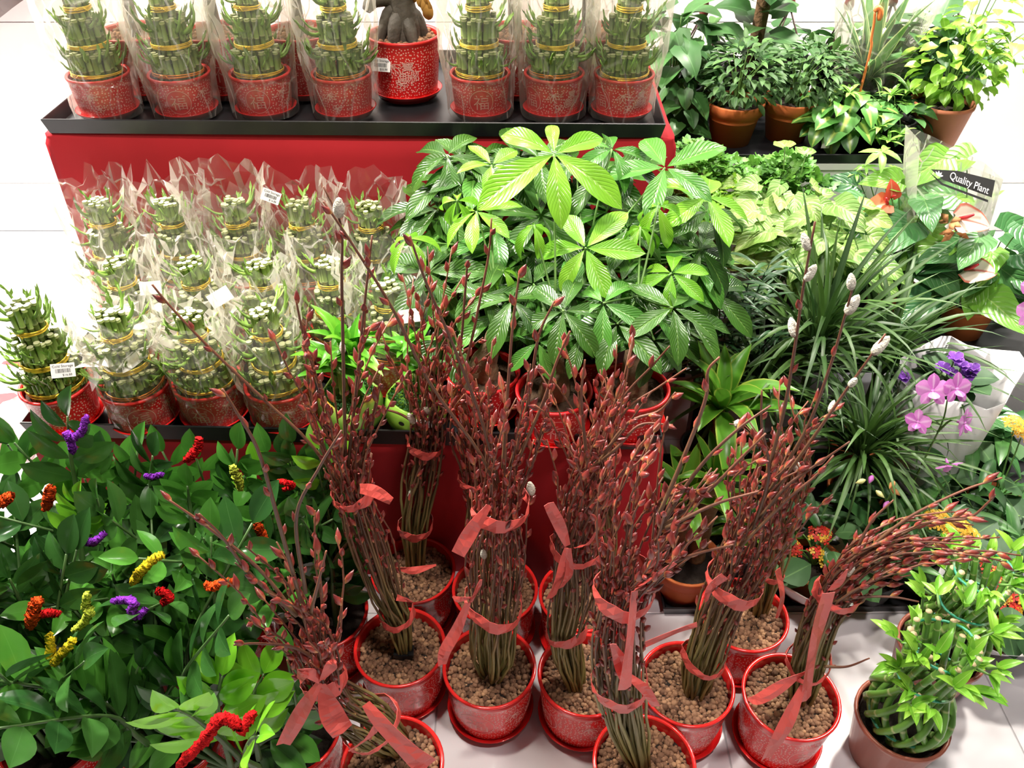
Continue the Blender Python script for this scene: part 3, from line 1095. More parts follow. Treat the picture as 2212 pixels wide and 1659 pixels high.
G_UP = 'film wrapped bamboo towers on the upper tray'
G_LO = 'film wrapped bamboo towers on the lower tray'
def wrapped_tower(px, py, zf, label, group, films, seed, film=True, tall=1.0, rz=None, fs=1.0, shoots=1.0, wide=1.0):
    rr = random.Random(seed)
    p = onZ(px, py, zf + POT_S.h + 0.006)
    r = thing('wrapped_bamboo_tower' if film else 'bamboo_tower', label, 'potted plant', (p.x, p.y, zf + 0.006), group)
    zs = POT_S.build(r, rr.uniform(0, 6) if rz is None else rz)
    bamboo_tower(r, zs, rr, tall=tall, shoots=shoots, wide=wide)
    if film:
        part('film', rr.choice(films), r, T(0, 0, 0.0) @ Matrix.Rotation(rr.uniform(0, 6), 4, 'Z') @ Matrix.Diagonal((fs, fs, fs, 1)))
    return r

# upper tray, front line of seven
for i, (px, py, rz, lab) in enumerate((
        (213, 161, 1.9, 'wrapped three tier bamboo tower at the corner end of the upper tray, dotted pot side'),
        (388, 160, 0.12, 'wrapped bamboo tower on the upper tray, second from the carton end'),
        (562, 158, 0.02, 'wrapped bamboo tower on the upper tray, third from the carton end'),
        (738, 160, 1.6, 'wrapped bamboo tower on the upper tray, just before the big bonsai pot'),
        (1037, 160, 0.06, 'wrapped bamboo tower on the upper tray, just past the big bonsai pot'),
        (1197, 160, -0.95, 'wrapped bamboo tower on the upper tray, last but one towards the white cabinet'),
        (1348, 161, -1.0, 'wrapped bamboo tower at the cabinet end of the upper tray'))):
    wrapped_tower(px, py, UPF, lab, G_UP, FILM_TALL, 100 + i, rz=rz, tall=1.05)

# lower tray: rear line, middle line, front line
for i, (px, py, lab) in enumerate((
        (262, 592, 'wrapped bamboo tower in the rear line of the lower tray, at the carton end'),
        (405, 592, 'wrapped bamboo tower in the rear line of the lower tray, second from the carton end'),
        (540, 592, 'wrapped bamboo tower in the rear lower tray line, film drawn to a tall peak'),
        (672, 595, 'wrapped bamboo tower in the rear line of the lower tray, beneath the printed film label'),
        (815, 600, 'wrapped bamboo tower in the rear line of the lower tray, against the money tree leaves'))):
    wrapped_tower(px, py, LOF, lab, G_LO, FILM_LOW, 200 + i, fs=1.0 if i != 2 else 1.12)
for i, (px, py, lab) in enumerate((
        (302, 716, 'wrapped bamboo tower in the middle line of the lower tray, at the carton end'),
        (458, 716, 'wrapped bamboo tower in the middle line of the lower tray, second from the carton end'),
        (604, 718, 'wrapped bamboo tower in the middle line of the lower tray, third from the carton end'),
        (735, 722, 'wrapped bamboo tower in the middle line of the lower tray, behind the green ceramic pots'))):
    wrapped_tower(px, py, LOF, lab, G_LO, FILM_LOW, 220 + i, fs=0.92, tall=0.92)
t_left = wrapped_tower(122, 830, LOF, 'bamboo tower with bare stalks out of its film at the lower tray corner', None, FILM_LOW, 240, film=False, rz=1.9, shoots=1.3)
t2 = wrapped_tower(294, 830, LOF, 'wrapped bamboo tower in the front line of the lower tray beside the bare stalked one', G_LO, FILM_LOW, 241, rz=0.35, fs=0.86, tall=0.9)
t3 = wrapped_tower(446, 822, LOF, 'wrapped bamboo tower in the front line of the lower tray between two neighbours', G_LO, FILM_LOW, 242, rz=-0.1, fs=0.86, tall=0.86)
t4 = wrapped_tower(624, 828, LOF, 'wrapped bamboo tower in the front line of the lower tray beside the orange green pot', G_LO, FILM_LOW, 243, rz=-0.5, fs=0.9, tall=0.92)
t5 = wrapped_tower(836, 752, LOF, 'wrapped lucky bamboo behind the lime green face pot with blank white sticker', G_LO, FILM_LOW, 244, rz=1.2, fs=0.95, tall=0.85)

# film bunched open beside the bare tower, its price sticker at the corner
def side_film():
    rr = random.Random(5)
    mb = MB()
    n, m = 12, 8
    p0 = onY(100, 700, 1.26); p1 = onY(330, 640, 1.34); p2 = onY(200, 830, 1.16); 
    rows = []
    for i in range(n + 1):
        row = []
        for j in range(m + 1):
            q = p0 + (p1 - p0) * (i / n) + (p2 - p0) * (j / m) * (1 - 0.25 * i / n)
            q += V((rr.uniform(-.006, .006), rr.uniform(-.016, .016), rr.uniform(-.008, .008)))
            row.append(mb.vert(q - t_left.location, (i / n, j / m)))
        rows.append(row)
    for i in range(n):
        for j in range(m):
            a, b, c, d = rows[i][j], rows[i + 1][j], rows[i + 1][j + 1], rows[i][j + 1]
            mb.face((a, b, c)); mb.face((a, c, d))
    part('film', mb.mesh('film', 'clear_film', False), t_left)
side_film()
price_label(t_left, facing(onY(136, 800, 1.145), t_left, roll=-0.25))
def put_label(root_name_label, px, py, y, roll, printed=True, bars=True, s=1.0):
    for o in COL.objects:
        if o.get('label') == root_name_label:
            price_label(o, facing(onY(px, py, y), o, roll=roll, s=s), printed, bars)
            return
put_label('wrapped bamboo tower in the rear line of the lower tray, beneath the printed film label', 585, 424, 1.575, -0.5)
put_label('wrapped bamboo tower in the rear line of the lower tray, against the money tree leaves', 722, 568, 1.50, 2.7)
put_label('wrapped bamboo tower in the middle line of the lower tray, at the carton end', 325, 622, 1.33, -0.15, False, False)
put_label('wrapped bamboo tower in the middle line of the lower tray, third from the carton end', 488, 642, 1.30, 0.35, False, False, 1.1)
price_label(t5, facing(onY(868, 678, 1.27), t5, roll=0.05), False, False)
# ------------------------------------------------------------------ pussy willow bunches
uvramp('willow_bark', [(0.0, (0.23, 0.215, 0.06)), (0.28, (0.20, 0.165, 0.055)), (0.48, (0.14, 0.078, 0.034)), (0.70, (0.12, 0.045, 0.026)), (1.0, (0.17, 0.058, 0.03))], rough=0.5, noise=0.16, nscale=25, rnd=0.3, bump=0.3)
uvramp('willow_bud', [(0.0, (0.62, 0.42, 0.14)), (0.16, (0.48, 0.20, 0.07)), (0.34, (0.31, 0.055, 0.036)), (0.72, (0.18, 0.027, 0.025)), (1.0, (0.08, 0.013, 0.014))], rough=0.33, noise=0.2, nscale=90, rnd=0.3, spec=0.5)
uvramp('willow_catkin', [(0.0, (0.28, 0.10, 0.07)), (0.14, (0.55, 0.52, 0.42)), (0.6, (0.72, 0.70, 0.60)), (1.0, (0.62, 0.60, 0.50))], rough=0.95, noise=0.12, nscale=300, rnd=0.06, bump=0.9, spec=0.1)
plain('ribbon_coral', (0.60, 0.085, 0.07), 0.42, 0.22, 26, bump=0.25, rnd=0.12)
plain('dark_root', (0.10, 0.085, 0.04), 0.7, 0.4, 40, bump=0.5)

def bud_mb(sides=6, prof=((0, 0.22), (0.18, 0.72), (0.42, 1.0), (0.72, 0.62), (1.0, 0.06))):
    mb = MB()
    rings = [[mb.vert((r * cos(2 * pi * k / sides), t, r * sin(2 * pi * k / sides)), (k / sides, t)) for k in range(sides)] for t, r in prof]
    for a, b in zip(rings[:-1], rings[1:]):
        for k in range(sides):
            mb.face((a[k], b[k], b[(k + 1) % sides], a[(k + 1) % sides]))
    mb.face(rings[-1][::-1])
    return mb
def scaled_bud(l, w, **k):
    mb = bud_mb(**k)
    mb.v = [(x * w / 2, y * l, z * w / 2) for x, y, z in mb.v]
    return mb
BUD_MB = [scaled_bud(0.0225, 0.0088), scaled_bud(0.0195, 0.0092), scaled_bud(0.025, 0.0092)]
BUD_ME = [b.mesh('bud', 'willow_bud') for b in BUD_MB]
BUD_LO = [scaled_bud(l, w, sides=5, prof=((0, 0.3), (0.4, 1.0), (0.75, 0.6), (1.0, 0.05))) for l, w in ((0.0225, 0.0088), (0.0195, 0.0092), (0.025, 0.0092))]
CATKIN = scaled_bud(0.029, 0.0135, sides=8, prof=((0, 0.3), (0.12, 0.75), (0.35, 1.0), (0.65, 0.9), (0.88, 0.55), (1.0, 0.1))).mesh('catkin', 'willow_catkin')

def smooth_path(ctrl, n):
    """ctrl: list of (Vector, radius) -> n samples (Vector, radius)"""
    P = catmull([c[0] for c in ctrl], n)
    Rr = catmull([V((c[1], 0, 0)) for c in ctrl], n)
    return P, [max(0.003, r.x) for r in Rr]

def ribbon_band(cen, t, a, b, r, w, rr, sides=22):
    """a soft strip tied once round the bunch"""
    mb = MB()
    rows = []
    ph = rr.uniform(0, 6)
    tx, ty = rr.uniform(-.25, .25), rr.uniform(-.25, .25)
    for k in range(sides):
        an = 2 * pi * k / sides
        q = r * (1.05 + 0.04 * sin(3 * an + ph))
        lift = q * (tx * cos(an) + ty * sin(an)) + 0.004 * sin(2 * an + ph)
        p = cen + (a * cos(an) + b * sin(an)) * q + t * lift
        ww = w * (0.8 + 0.3 * sin(2 * an + ph))
        o = (a * cos(an) + b * sin(an)) * 0.0016 * sin(7 * an)
        rows.append([mb.vert(p - t * ww / 2 + o), mb.vert(p + (a * cos(an) + b * sin(an)) * 0.0012 - o), mb.vert(p + t * ww / 2 + o)])
    for k in range(sides):
        j = (k + 1) % sides
        for c in range(2):
            mb.face((rows[k][c], rows[j][c], rows[j][c + 1], rows[k][c + 1]))
    return mb

def ribbon_strip(pts, widths, side, rr, n=12):
    """a loose ribbon tail along pts"""
    mb = MB()
    P = catmull(pts, n)
    rows = []
    ph = rr.uniform(0, 6)
    for i, p in enumerate(P):
        t = i / (n - 1)
        w = catmull([V((x, 0, 0)) for x in widths], n)[i].x
        d = (P[min(i + 1, n - 1)] - P[max(i - 1, 0)]).normalized()
        s = (side - d * side.dot(d)).normalized()
        nn = d.cross(s)
        s = (s * cos(0.5 * sin(3 * t + ph)) + nn * sin(0.5 * sin(3 * t + ph)))
        rows.append([mb.vert(p - s * w / 2), mb.vert(p + nn * w * 0.14 * sin(11 * t + ph)), mb.vert(p + s * w / 2)])
    for i in range(n - 1):
        for c in range(2):
            mb.face((rows[i][c], rows[i + 1][c], rows[i + 1][c + 1], rows[i][c + 1]))
    return mb

def solid(o, th=0.0006):
    m = o.modifiers.new('thickness', 'SOLIDIFY')
    m.thickness = th
    m.offset = 0
    return o

CAMP = V((0, 0, CAM_Z))
def willow(rim, label, ctrl, ties=(), n=44, wild=(), rz=0.0, seed=0, tails=(), bud_from=0.42, flare=0.07, base_r=0.012, catk=0.003, trunk=True):
    n = int(n * 0.76)
    bud_from += 0.05
    rr = random.Random(900 + seed)
    p = onZ(rim[0], rim[1], 0.156)
    r = thing('pussy_willow', label, 'potted plant', (p.x, p.y, 0.006), 'potted pussy willow bunches on the floor')
    zs = POT_L.build(r, rz, saucer=True)
    part('clay_pellets', PEL_L, r, T(0, 0, zs + 0.002) @ Matrix.Rotation(rr.uniform(0, 6), 4, 'Z'), kind='stuff')
    O = V(r.location)
    soil = V((p.x, p.y, 0.006 + zs))
    C = []
    for q in ctrl:
        C.append((onY(q[0], q[1], p.y + q[2]) - O, q[3] * 0.88))
    # stand the bunch on the pellets
    b0 = onZ(ctrl[0][0], ctrl[0][1], soil.z) - O
    lim = V((b0.x, b0.y, 0))
    if lim.length > POT_L.rsoil * 0.62:
        lim = lim.normalized() * POT_L.rsoil * 0.62
    C[0] = (V((lim.x, lim.y, zs - 0.006)), ctrl[0][3])
    S = 48
    P, Rd = smooth_path(C, S)
    # frames carried along
    A, B, Tn = [], [], []
    a = V((1, 0, 0))
    for i in range(S):
        t = (P[min(i + 1, S - 1)] - P[max(i - 1, 0)]).normalized()
        a = (a - t * a.dot(t)).normalized()
        A.append(a.copy()); B.append(t.cross(a)); Tn.append(t)
    def at(u):
        x = min(max(u, 0), 1.0) * (S - 1)
        k = min(int(x), S - 2); f = x - k
        return (P[k].lerp(P[k + 1], f), Rd[k] + (Rd[k + 1] - Rd[k]) * f, A[k].lerp(A[k + 1], f), B[k].lerp(B[k + 1], f), Tn[k])
    buds = []
    def grow(pts, r0, r1, b_from, cat, vmax=1.0, dense=1.0, vmin=0.0):
        m = len(pts)
        rad = [r0 + (r1 - r0) * (i / (m - 1)) ** 0.8 for i in range(m)]
        mb = MB().tube(pts, rad, 5, v0=vmin, v1=vmax)
        br = part('branch', mb.mesh('branch', 'willow_bark'), r)
        L = [0.0]
        for i in range(1, m):
            L.append(L[-1] + (pts[i] - pts[i - 1]).length)
        s = L[-1] * b_from * rr.uniform(0.8, 1.15)
        az = rr.uniform(0, 6)
        mine = []
        while s < L[-1] - 0.004:
            k = 0
            while k < m - 2 and L[k + 1] < s: k += 1
            f = (s - L[k]) / max(1e-6, L[k + 1] - L[k])
            q = pts[k].lerp(pts[k + 1], f)
            t = (pts[k + 1] - pts[k]).normalized()
            o1 = t.orthogonal().normalized(); o2 = t.cross(o1)
            nn = o1 * cos(az) + o2 * sin(az)
            az += 2.4 + rr.uniform(-.4, .4)
            prog = s / L[-1]
            sc = rr.uniform(0.75, 1.15) * (0.62 + 0.48 * prog)
            d = (t * 0.9 + nn * rr.uniform(0.22, 0.5)).normalized()
            pos = q + nn * (rad[k] * 0.7)
            if rr.random() < cat * (1.6 if prog > 0.8 else 0.6) and (cat < .05 or prog > 0.42):
                part('catkin', CATKIN, br, frame(pos, d, nn, sc), label='silvery white furry catkin')
            else:
                mine.append((pos, d, nn, sc, br))
            s += rr.uniform(0.020, 0.038) / dense * (2.0 - 1.0 * min(1, prog * 1.15))
        buds.extend(mine)
        return br
    for i in range(n):
        rho = sqrt((i + 0.5) / n); phi = i * 2.39996 + rr.uniform(-.3, .3)
        end = 0.60 + 0.40 * rr.random() ** 1.25
        wf, wp, wq = rr.uniform(2, 6), rr.uniform(0, 6), rr.uniform(0, 6)
        tw = rr.uniform(-.7, .7)
        fx, fy = rr.uniform(-1, 1), rr.uniform(-1, 1)
        m = 15
        pts = []
        for k in range(m):
            u = end * k / (m - 1)
            c, rd, aa, bb, tt = at(u)
            rq = rd * rho
            ph = phi + tw * u
            q = c + (aa * cos(ph) + bb * sin(ph)) * rq
            q += (aa * sin(wf * u * 3 + wp) + bb * sin(wf * u * 3 + wq)) * 0.0045 * min(1, u * 4)
            fl = max(0, u - 0.55) ** 1.5 * (flare + .02) * 4.5
            q += (aa * fx + bb * fy) * fl + V((rr.uniform(-1, 1), rr.uniform(-1, 1), 0)) * 0.0022
            pts.append(q)
        grow(pts, rr.uniform(0.0028, 0.0042), 0.0012, bud_from * rr.uniform(.8, 1.25), catk)
    for w in wild:
        cat = w[1] if isinstance(w[0], (list, tuple)) and len(w) == 2 and isinstance(w[1], float) else 0.0
        pl = w[0] if cat or (len(w) == 2 and isinstance(w[1], float)) else w
        pts = catmull([onY(x, y, p.y + dy) - O for x, y, dy in pl], 18)
        grow(pts, 0.0034, 0.0014, 0.12, cat, dense=0.6, vmin=0.5)
    if trunk:
        pts = [at(u)[0] for u in (0, 0.03, 0.07, 0.12)]
        pts[0] = pts[0] - V((0, 0, 0.02))
        part('trunk', MB().tube(pts, [0.013, 0.012, 0.010, 0.004], 8).mesh('trunk', 'dark_root'), r)
    # the buds that show largest stand alone, the rest are one dense mass
    buds.sort(key=lambda b: (b[0] + O - CAMP).length - rr.uniform(0, 0.12))
    for pos, d, nn, sc, br in buds[:230]:
        part('bud', rr.choice(BUD_ME), br, frame(pos, d, nn, sc))
    mass = MB()
    for pos, d, nn, sc, br in buds[230:]:
        mass.add(rr.choice(BUD_LO), frame(pos, d, nn, sc))
    if mass.v:
        part('bud_mass', mass.mesh('bud_mass', 'willow_bud'), r, kind='stuff')
    nc = len(ctrl) - 1
    for u, w in ties:
        c, rd, aa, bb, tt = at(u / nc)
        mb = ribbon_band(c, tt, aa.normalized(), bb.normalized(), rd * 1.02 + 0.003, w, rr)
        solid(part('ribbon', mb.mesh('ribbon', 'ribbon_coral', False), r))
    for pl, ws in tails:
        pts = [onY(x, y, p.y + dy) - O for x, y, dy in pl]
        mb = ribbon_strip(pts, ws, V((1, 0.3, 0.2)) if abs(pts[-1].x - pts[0].x) < abs(pts[-1].z - pts[0].z) else V((0, 0.3, 1)), rr)
        solid(part('ribbon_tail', mb.mesh('ribbon_tail', 'ribbon_coral', False), r))
    return r

# back line
w2 = willow((900, 1240), 'pussy willow in a shaded pot against the red cloth behind the black clip pot',
       [(905, 1235, 0, .02), (905, 1140, 0, .035), (915, 1050, 0, .042), (930, 960, 0, .034), (935, 850, -.01, .05), (945, 740, -.02, .06), (985, 600, -.03, .05)],
       ties=((1.0, .0256), (3.0, .0208)), n=36, seed=2, rz=.4, bud_from=0.45,
       wild=([(940, 950, 0), (880, 905, -.01), (830, 890, -.02), (812, 893, -.03)],),
       tails=(([(860, 1235, -.09), (900, 1240, -.095), (950, 1228, -.09)], (.006, .016, .004)),))
w4 = willow((1078, 1282), 'pussy willow in the rear pot half hidden behind a bulging stemmed bunch',
       [(1055, 1260, 0, .02), (1045, 1160, 0, .03), (1040, 1060, 0, .032), (1025, 950, 0, .045), (1000, 830, -.01, .06), (1020, 700, -.02, .05)],
       ties=((2.2, .0208),), n=30, seed=4, rz=1.4, bud_from=0.40,
       wild=([(1040, 1000, 0), (1010, 860, 0), (1040, 700, -.02), (1068, 560, -.03), (1075, 480, -.04)],
             [(1040, 1000, 0), (1005, 840, 0), (1012, 700, -.02), (1020, 600, -.03), (1022, 572, -.03)]))
w6 = willow((1240, 1300), 'pussy willow in the rear pot with bare green arching stems beside the cloth edge',
       [(1275, 1290, 0, .02), (1285, 1200, 0, .036), (1280, 1090, 0, .034), (1275, 985, 0, .036), (1280, 880, 0, .055), (1270, 790, -.01, .06)],
       ties=((3.0, .0224),), n=34, seed=6, rz=2.2, bud_from=0.42, flare=.03,
       wild=([(1280, 990, 0), (1330, 900, -.01), (1400, 850, -.02), (1462, 808, -.03)],
             [(1280, 990, 0), (1320, 880, -.01), (1390, 800, -.02), (1425, 760, -.03)]))
w9 = willow((1606, 1328), 'pussy willow in the rear pot beside the red flowered kalanchoe',
       [(1640, 1320, 0, .02), (1660, 1230, 0, .03), (1680, 1130, 0, .042), (1700, 1030, 0, .045), (1690, 930, 0, .05), (1700, 850, 0, .05)],
       n=30, seed=9, rz=.8, bud_from=0.36, ties=((1.0, .016),),
       tails=(([(1680, 1230, -.06), (1690, 1290, -.07), (1678, 1335, -.075)], (.014, .016, .006)),))
# middle line
w1 = willow((858, 1388), 'pussy willow in the pot with a black clip on the pellets',
       [(868, 1400, 0, .014), (855, 1330, 0, .030), (828, 1270, 0, .040), (790, 1160, 0, .048), (755, 1050, 0, .034), (735, 930, 0, .055), (735, 790, -.01, .07), (745, 660, -.02, .055)],
       ties=((1.2, .0288), (4.0, .0288)), n=46, seed=1, rz=.5, bud_from=0.50,
       wild=([(745, 1060, 0), (660, 945, -.02), (560, 850, -.03), (440, 735, -.05), (360, 650, -.06), (323, 605, -.07)],
             ([(740, 1000, 0), (735, 800, -.01), (730, 600, -.02), (728, 480, -.02), (690, 395, -.02)], 0.5),
             [(745, 1000, 0), (765, 800, -.01), (780, 640, -.02), (795, 500, -.02)],
             [(740, 1000, 0), (690, 850, -.01), (650, 720, -.02), (632, 640, -.03)],
             [(770, 1000, 0), (800, 880, -.02), (815, 800, -.03)]),
       tails=(([(770, 1045, -.045), (800, 1050, -.06), (838, 1072, -.07)], (.016, .02, .018)), ([(850, 1280, -.04), (885, 1290, -.05)], (.012, .006))))
w3 = willow((1056, 1430), 'pussy willow whose green stems bulge like a basket above the middle pot',
       [(1060, 1450, 0, .016), (1064, 1405, -.005, .052), (1066, 1350, 0, .056), (1066, 1290, 0, .052), (1072, 1190, 0, .060), (1080, 1085, 0, .046), (1095, 980, 0, .062), (1115, 850, -.01, .075), (1125, 720, -.02, .055)],
       ties=((3.0, .0320), (5.0, .0288)), n=54, seed=3, rz=-.3, bud_from=0.46, trunk=False, flare=.03,
       wild=(([(1070, 1040, 0), (1030, 960, -.01), (930, 820, -.03), (850, 660, -.05), (770, 530, -.06), (700, 425, -.07)], 0.12),
             [(1075, 1030, 0), (1040, 900, -.02), (980, 740, -.04), (920, 600, -.05), (885, 500, -.06)],
             [(1085, 1000, 0), (1095, 840, -.01), (1105, 700, -.02), (1120, 580, -.03)],
             [(1100, 1000, 0), (1140, 850, -.01), (1160, 720, -.02), (1195, 640, -.03)],
             [(1110, 1000, 0), (1170, 860, -.01), (1200, 770, -.02), (1228, 705, -.03)]),
       tails=(([(1010, 1290, -.06), (985, 1350, -.07), (960, 1395, -.08), (955, 1425, -.085)], (.010, .020, .022, .016)),
              ([(1015, 1290, -.06), (1030, 1262, -.06), (1038, 1240, -.06)], (.010, .014, .004)),
              ([(1055, 1080, -.05), (1020, 1130, -.07), (988, 1185, -.08)], (.012, .026, .022)),
              ([(1015, 1280, -.06), (990, 1283, -.065), (977, 1277, -.065)], (.010, .012, .003))))
w5 = willow((1262, 1440), 'pussy willow with a long coral bow tied at its waist above pellets',
       [(1245, 1470, 0, .014), (1232, 1410, 0, .034), (1222, 1340, 0, .036), (1240, 1260, 0, .046), (1243, 1165, 0, .044), (1262, 1060, 0, .055), (1285, 960, 0, .062), (1290, 860, -.01, .06), (1270, 760, -.02, .05)],
       ties=((2.0, .0320), (4.0, .0256)), n=46, seed=5, rz=2.0, bud_from=0.47,
       wild=([(1280, 1000, 0), (1350, 900, -.02), (1420, 870, -.03), (1455, 830, -.04)],
             [(1270, 1000, 0), (1330, 950, -.02), (1380, 900, -.02), (1450, 900, -.03)],
             [(1270, 1000, 0), (1255, 850, -.02), (1262, 760, -.02)]),
       tails=(([(1225, 1160, -.055), (1205, 1110, -.06), (1185, 1070, -.065)], (.010, .022, .016)),
              ([(1225, 1165, -.055), (1212, 1220, -.065), (1190, 1270, -.07)], (.010, .024, .024)),
              ([(1228, 1165, -.055), (1228, 1220, -.065), (1212, 1250, -.07)], (.008, .014, .014)),
              ([(1240, 1165, -.055), (1270, 1155, -.055), (1285, 1130, -.055)], (.010, .018, .006))))
w8 = willow((1482, 1478), 'pussy willow leaning towards the kalanchoe, its long shoots set with silvery catkins',
       [(1500, 1500, 0, .02), (1515, 1430, 0, .040), (1545, 1350, 0, .046), (1590, 1250, 0, .048), (1635, 1140, 0, .058), (1670, 1040, 0, .060), (1715, 950, 0, .05)],
       ties=((1.1, .0256), (3.0, .0288)), n=46, seed=8, rz=-.6, bud_from=0.42, flare=.04,
       wild=(([(1640, 1080, 0), (1690, 900, 0), (1715, 760, 0), (1735, 620, 0), (1760, 480, -.01)], 1.0),
             ([(1650, 1080, 0), (1740, 930, 0), (1790, 800, 0), (1820, 700, 0), (1845, 610, -.01)], 1.0),
             ([(1660, 1080, 0), (1760, 940, 0), (1830, 840, 0), (1880, 770, -.01), (1912, 722, -.01)], 0.6),
             [(1640, 1120, -.02), (1700, 1050, -.03), (1770, 1000, -.03), (1835, 955, -.04)],
             [(1620, 1160, -.02), (1660, 1030, -.03), (1645, 920, -.03), (1645, 845, -.03)],
             [(1600, 1180, -.03), (1700, 1080, -.04), (1760, 1030, -.05), (1800, 985, -.05)]),
       tails=(([(1505, 1350, -.05), (1460, 1365, -.06), (1390, 1395, -.08)], (.012, .022, .012)),
              ([(1565, 1245, -.05), (1535, 1270, -.055), (1525, 1300, -.06)], (.016, .024, .010))))
w10 = willow((1708, 1505), 'pussy willow bent right over, a long coral ribbon hanging across its pot',
       [(1730, 1510, 0, .02), (1745, 1430, 0, .038), (1770, 1350, 0, .040), (1805, 1285, 0, .036), (1870, 1215, 0, .048), (1960, 1175, 0, .055), (2060, 1160, -.01, .06), (2170, 1165, -.02, .045)],
       ties=((1.0, .0192), (3.0, .0288)), n=46, seed=10, rz=.3, bud_from=0.42, flare=0.0,
       wild=([(1860, 1200, 0), (1960, 1120, 0), (2080, 1060, -.01), (2165, 1032, -.02)],
             [(1880, 1220, 0), (2000, 1195, -.01), (2120, 1190, -.02), (2205, 1200, -.03)],
             [(1880, 1190, 0), (2000, 1130, 0), (2090, 1120, 0), (2135, 1085, -.01), (2150, 1068, -.01)],
             [(1800, 1300, -.02), (1860, 1290, -.03), (1930, 1290, -.04), (1985, 1300, -.05)],
             [(1840, 1210, 0), (1880, 1130, 0), (1930, 1080, 0)],
             [(1780, 1440, -.03), (1830, 1440, -.04), (1878, 1422, -.05)]),
       tails=(([(1790, 1280, -.05), (1765, 1370, -.06), (1750, 1440, -.065), (1740, 1510, -.07)], (.022, .034, .034, .026)),
              ([(1745, 1450, -.06), (1700, 1475, -.075), (1640, 1510, -.085), (1615, 1510, -.09)], (.014, .024, .020, .004)),
              ([(1735, 1480, -.07), (1700, 1560, -.10), (1655, 1640, -.125)], (.010, .026, .030)),
              ([(1795, 1275, -.05), (1815, 1255, -.05), (1830, 1230, -.05)], (.014, .012, .004))))
# front line
w7 = willow((1392, 1648), 'pussy willow in the nearest pot with forked green stems and a doubled coral ribbon',
       [(1385, 1650, 0, .018), (1358, 1560, 0, .040), (1340, 1470, 0, .044), (1338, 1380, 0, .046), (1350, 1270, 0, .042), (1395, 1160, 0, .066), (1450, 1060, 0, .072), (1530, 980, 0, .06)],
       ties=((2.0, .0256), (4.0, .0288)), n=52, seed=7, rz=.9, bud_from=0.40, flare=.04,
       wild=([(1420, 1120, 0), (1480, 980, 0), (1525, 860, 0), (1530, 800, 0), (1555, 770, 0)],
             [(1430, 1130, 0), (1510, 1010, 0), (1590, 930, 0), (1665, 875, 0)],
             [(1430, 1140, 0), (1530, 1060, 0), (1600, 990, 0), (1655, 935, 0)],
             [(1440, 1140, -.02), (1540, 1090, -.03), (1640, 1060, -.04)],
             [(1400, 1240, -.03), (1490, 1200, -.04), (1585, 1175, -.05)]),
       tails=(([(1372, 1275, -.05), (1362, 1380, -.06), (1350, 1485, -.065)], (.010, .018, .022)),
              ([(1350, 1470, -.05), (1345, 1435, -.05), (1325, 1390, -.05)], (.014, .024, .010)),
              ([(1360, 1460, -.05), (1395, 1490, -.06), (1418, 1525, -.065)], (.010, .016, .014)),
              ([(1375, 1270, -.045), (1420, 1240, -.05), (1460, 1215, -.05)], (.010, .016, .006))))
w11 = willow((848, 1652), 'pussy willow flopped sideways over the zamioculcas with a big coral bow',
       [(855, 1600, 0, .03), (800, 1560, -.005, .050), (742, 1530, -.01, .045), (700, 1465, -.01, .034), (672, 1370, -.01, .055), (630, 1280, -.02, .075), (570, 1170, -.03, .07)],
       ties=((3.0, .0352), (1.0, .0224)), n=48, seed=11, rz=.2, bud_from=0.42, flare=.05, trunk=False,
       wild=([(640, 1330, -.02), (560, 1230, -.03), (450, 1140, -.05), (365, 1080, -.06)],
             [(650, 1300, -.02), (600, 1120, -.03), (560, 980, -.04), (520, 905, -.05), (480, 840, -.05)],
             [(660, 1280, -.02), (640, 1120, -.02), (690, 1010, -.02), (738, 930, -.02)],
             [(640, 1330, -.03), (540, 1240, -.04), (480, 1160, -.05), (430, 1110, -.06)],
             [(670, 1330, -.02), (690, 1250, -.02), (705, 1190, -.02)],
             [(700, 1440, -.02), (640, 1400, -.04), (560, 1390, -.06), (505, 1393, -.08)]),
       tails=(([(690, 1475, -.05), (650, 1540, -.07), (612, 1610, -.08)], (.010, .024, .022)),
              ([(695, 1478, -.05), (715, 1540, -.07), (740, 1580, -.08)], (.012, .036, .034)),
              ([(692, 1470, -.05), (660, 1450, -.06), (645, 1470, -.055)], (.010, .020, .012)),
              ([(695, 1470, -.05), (715, 1440, -.055), (722, 1425, -.05)], (.010, .018, .008)),
              ([(790, 1520, -.06), (830, 1570, -.08), (890, 1630, -.10), (925, 1659, -.11)], (.014, .030, .040, .036)),
              ([(825, 1550, -.07), (800, 1590, -.08), (755, 1622, -.09)], (.010, .020, .008))))

def clip():
    mb = MB()
    mb.box((-0.017, -0.010, 0), (0.017, 0.010, 0.016))
    mb.box((-0.020, -0.012, 0.012), (-0.011, 0.012, 0.022)).box((0.011, -0.012, 0.012), (0.020, 0.012, 0.022))
    p = onZ(868, 1408, 0.14) - V(w1.location)
    part('trunk_clip', mb.mesh('trunk_clip', 'black_plastic', False), w1, T(p), label='shiny black plastic clip')
clip()
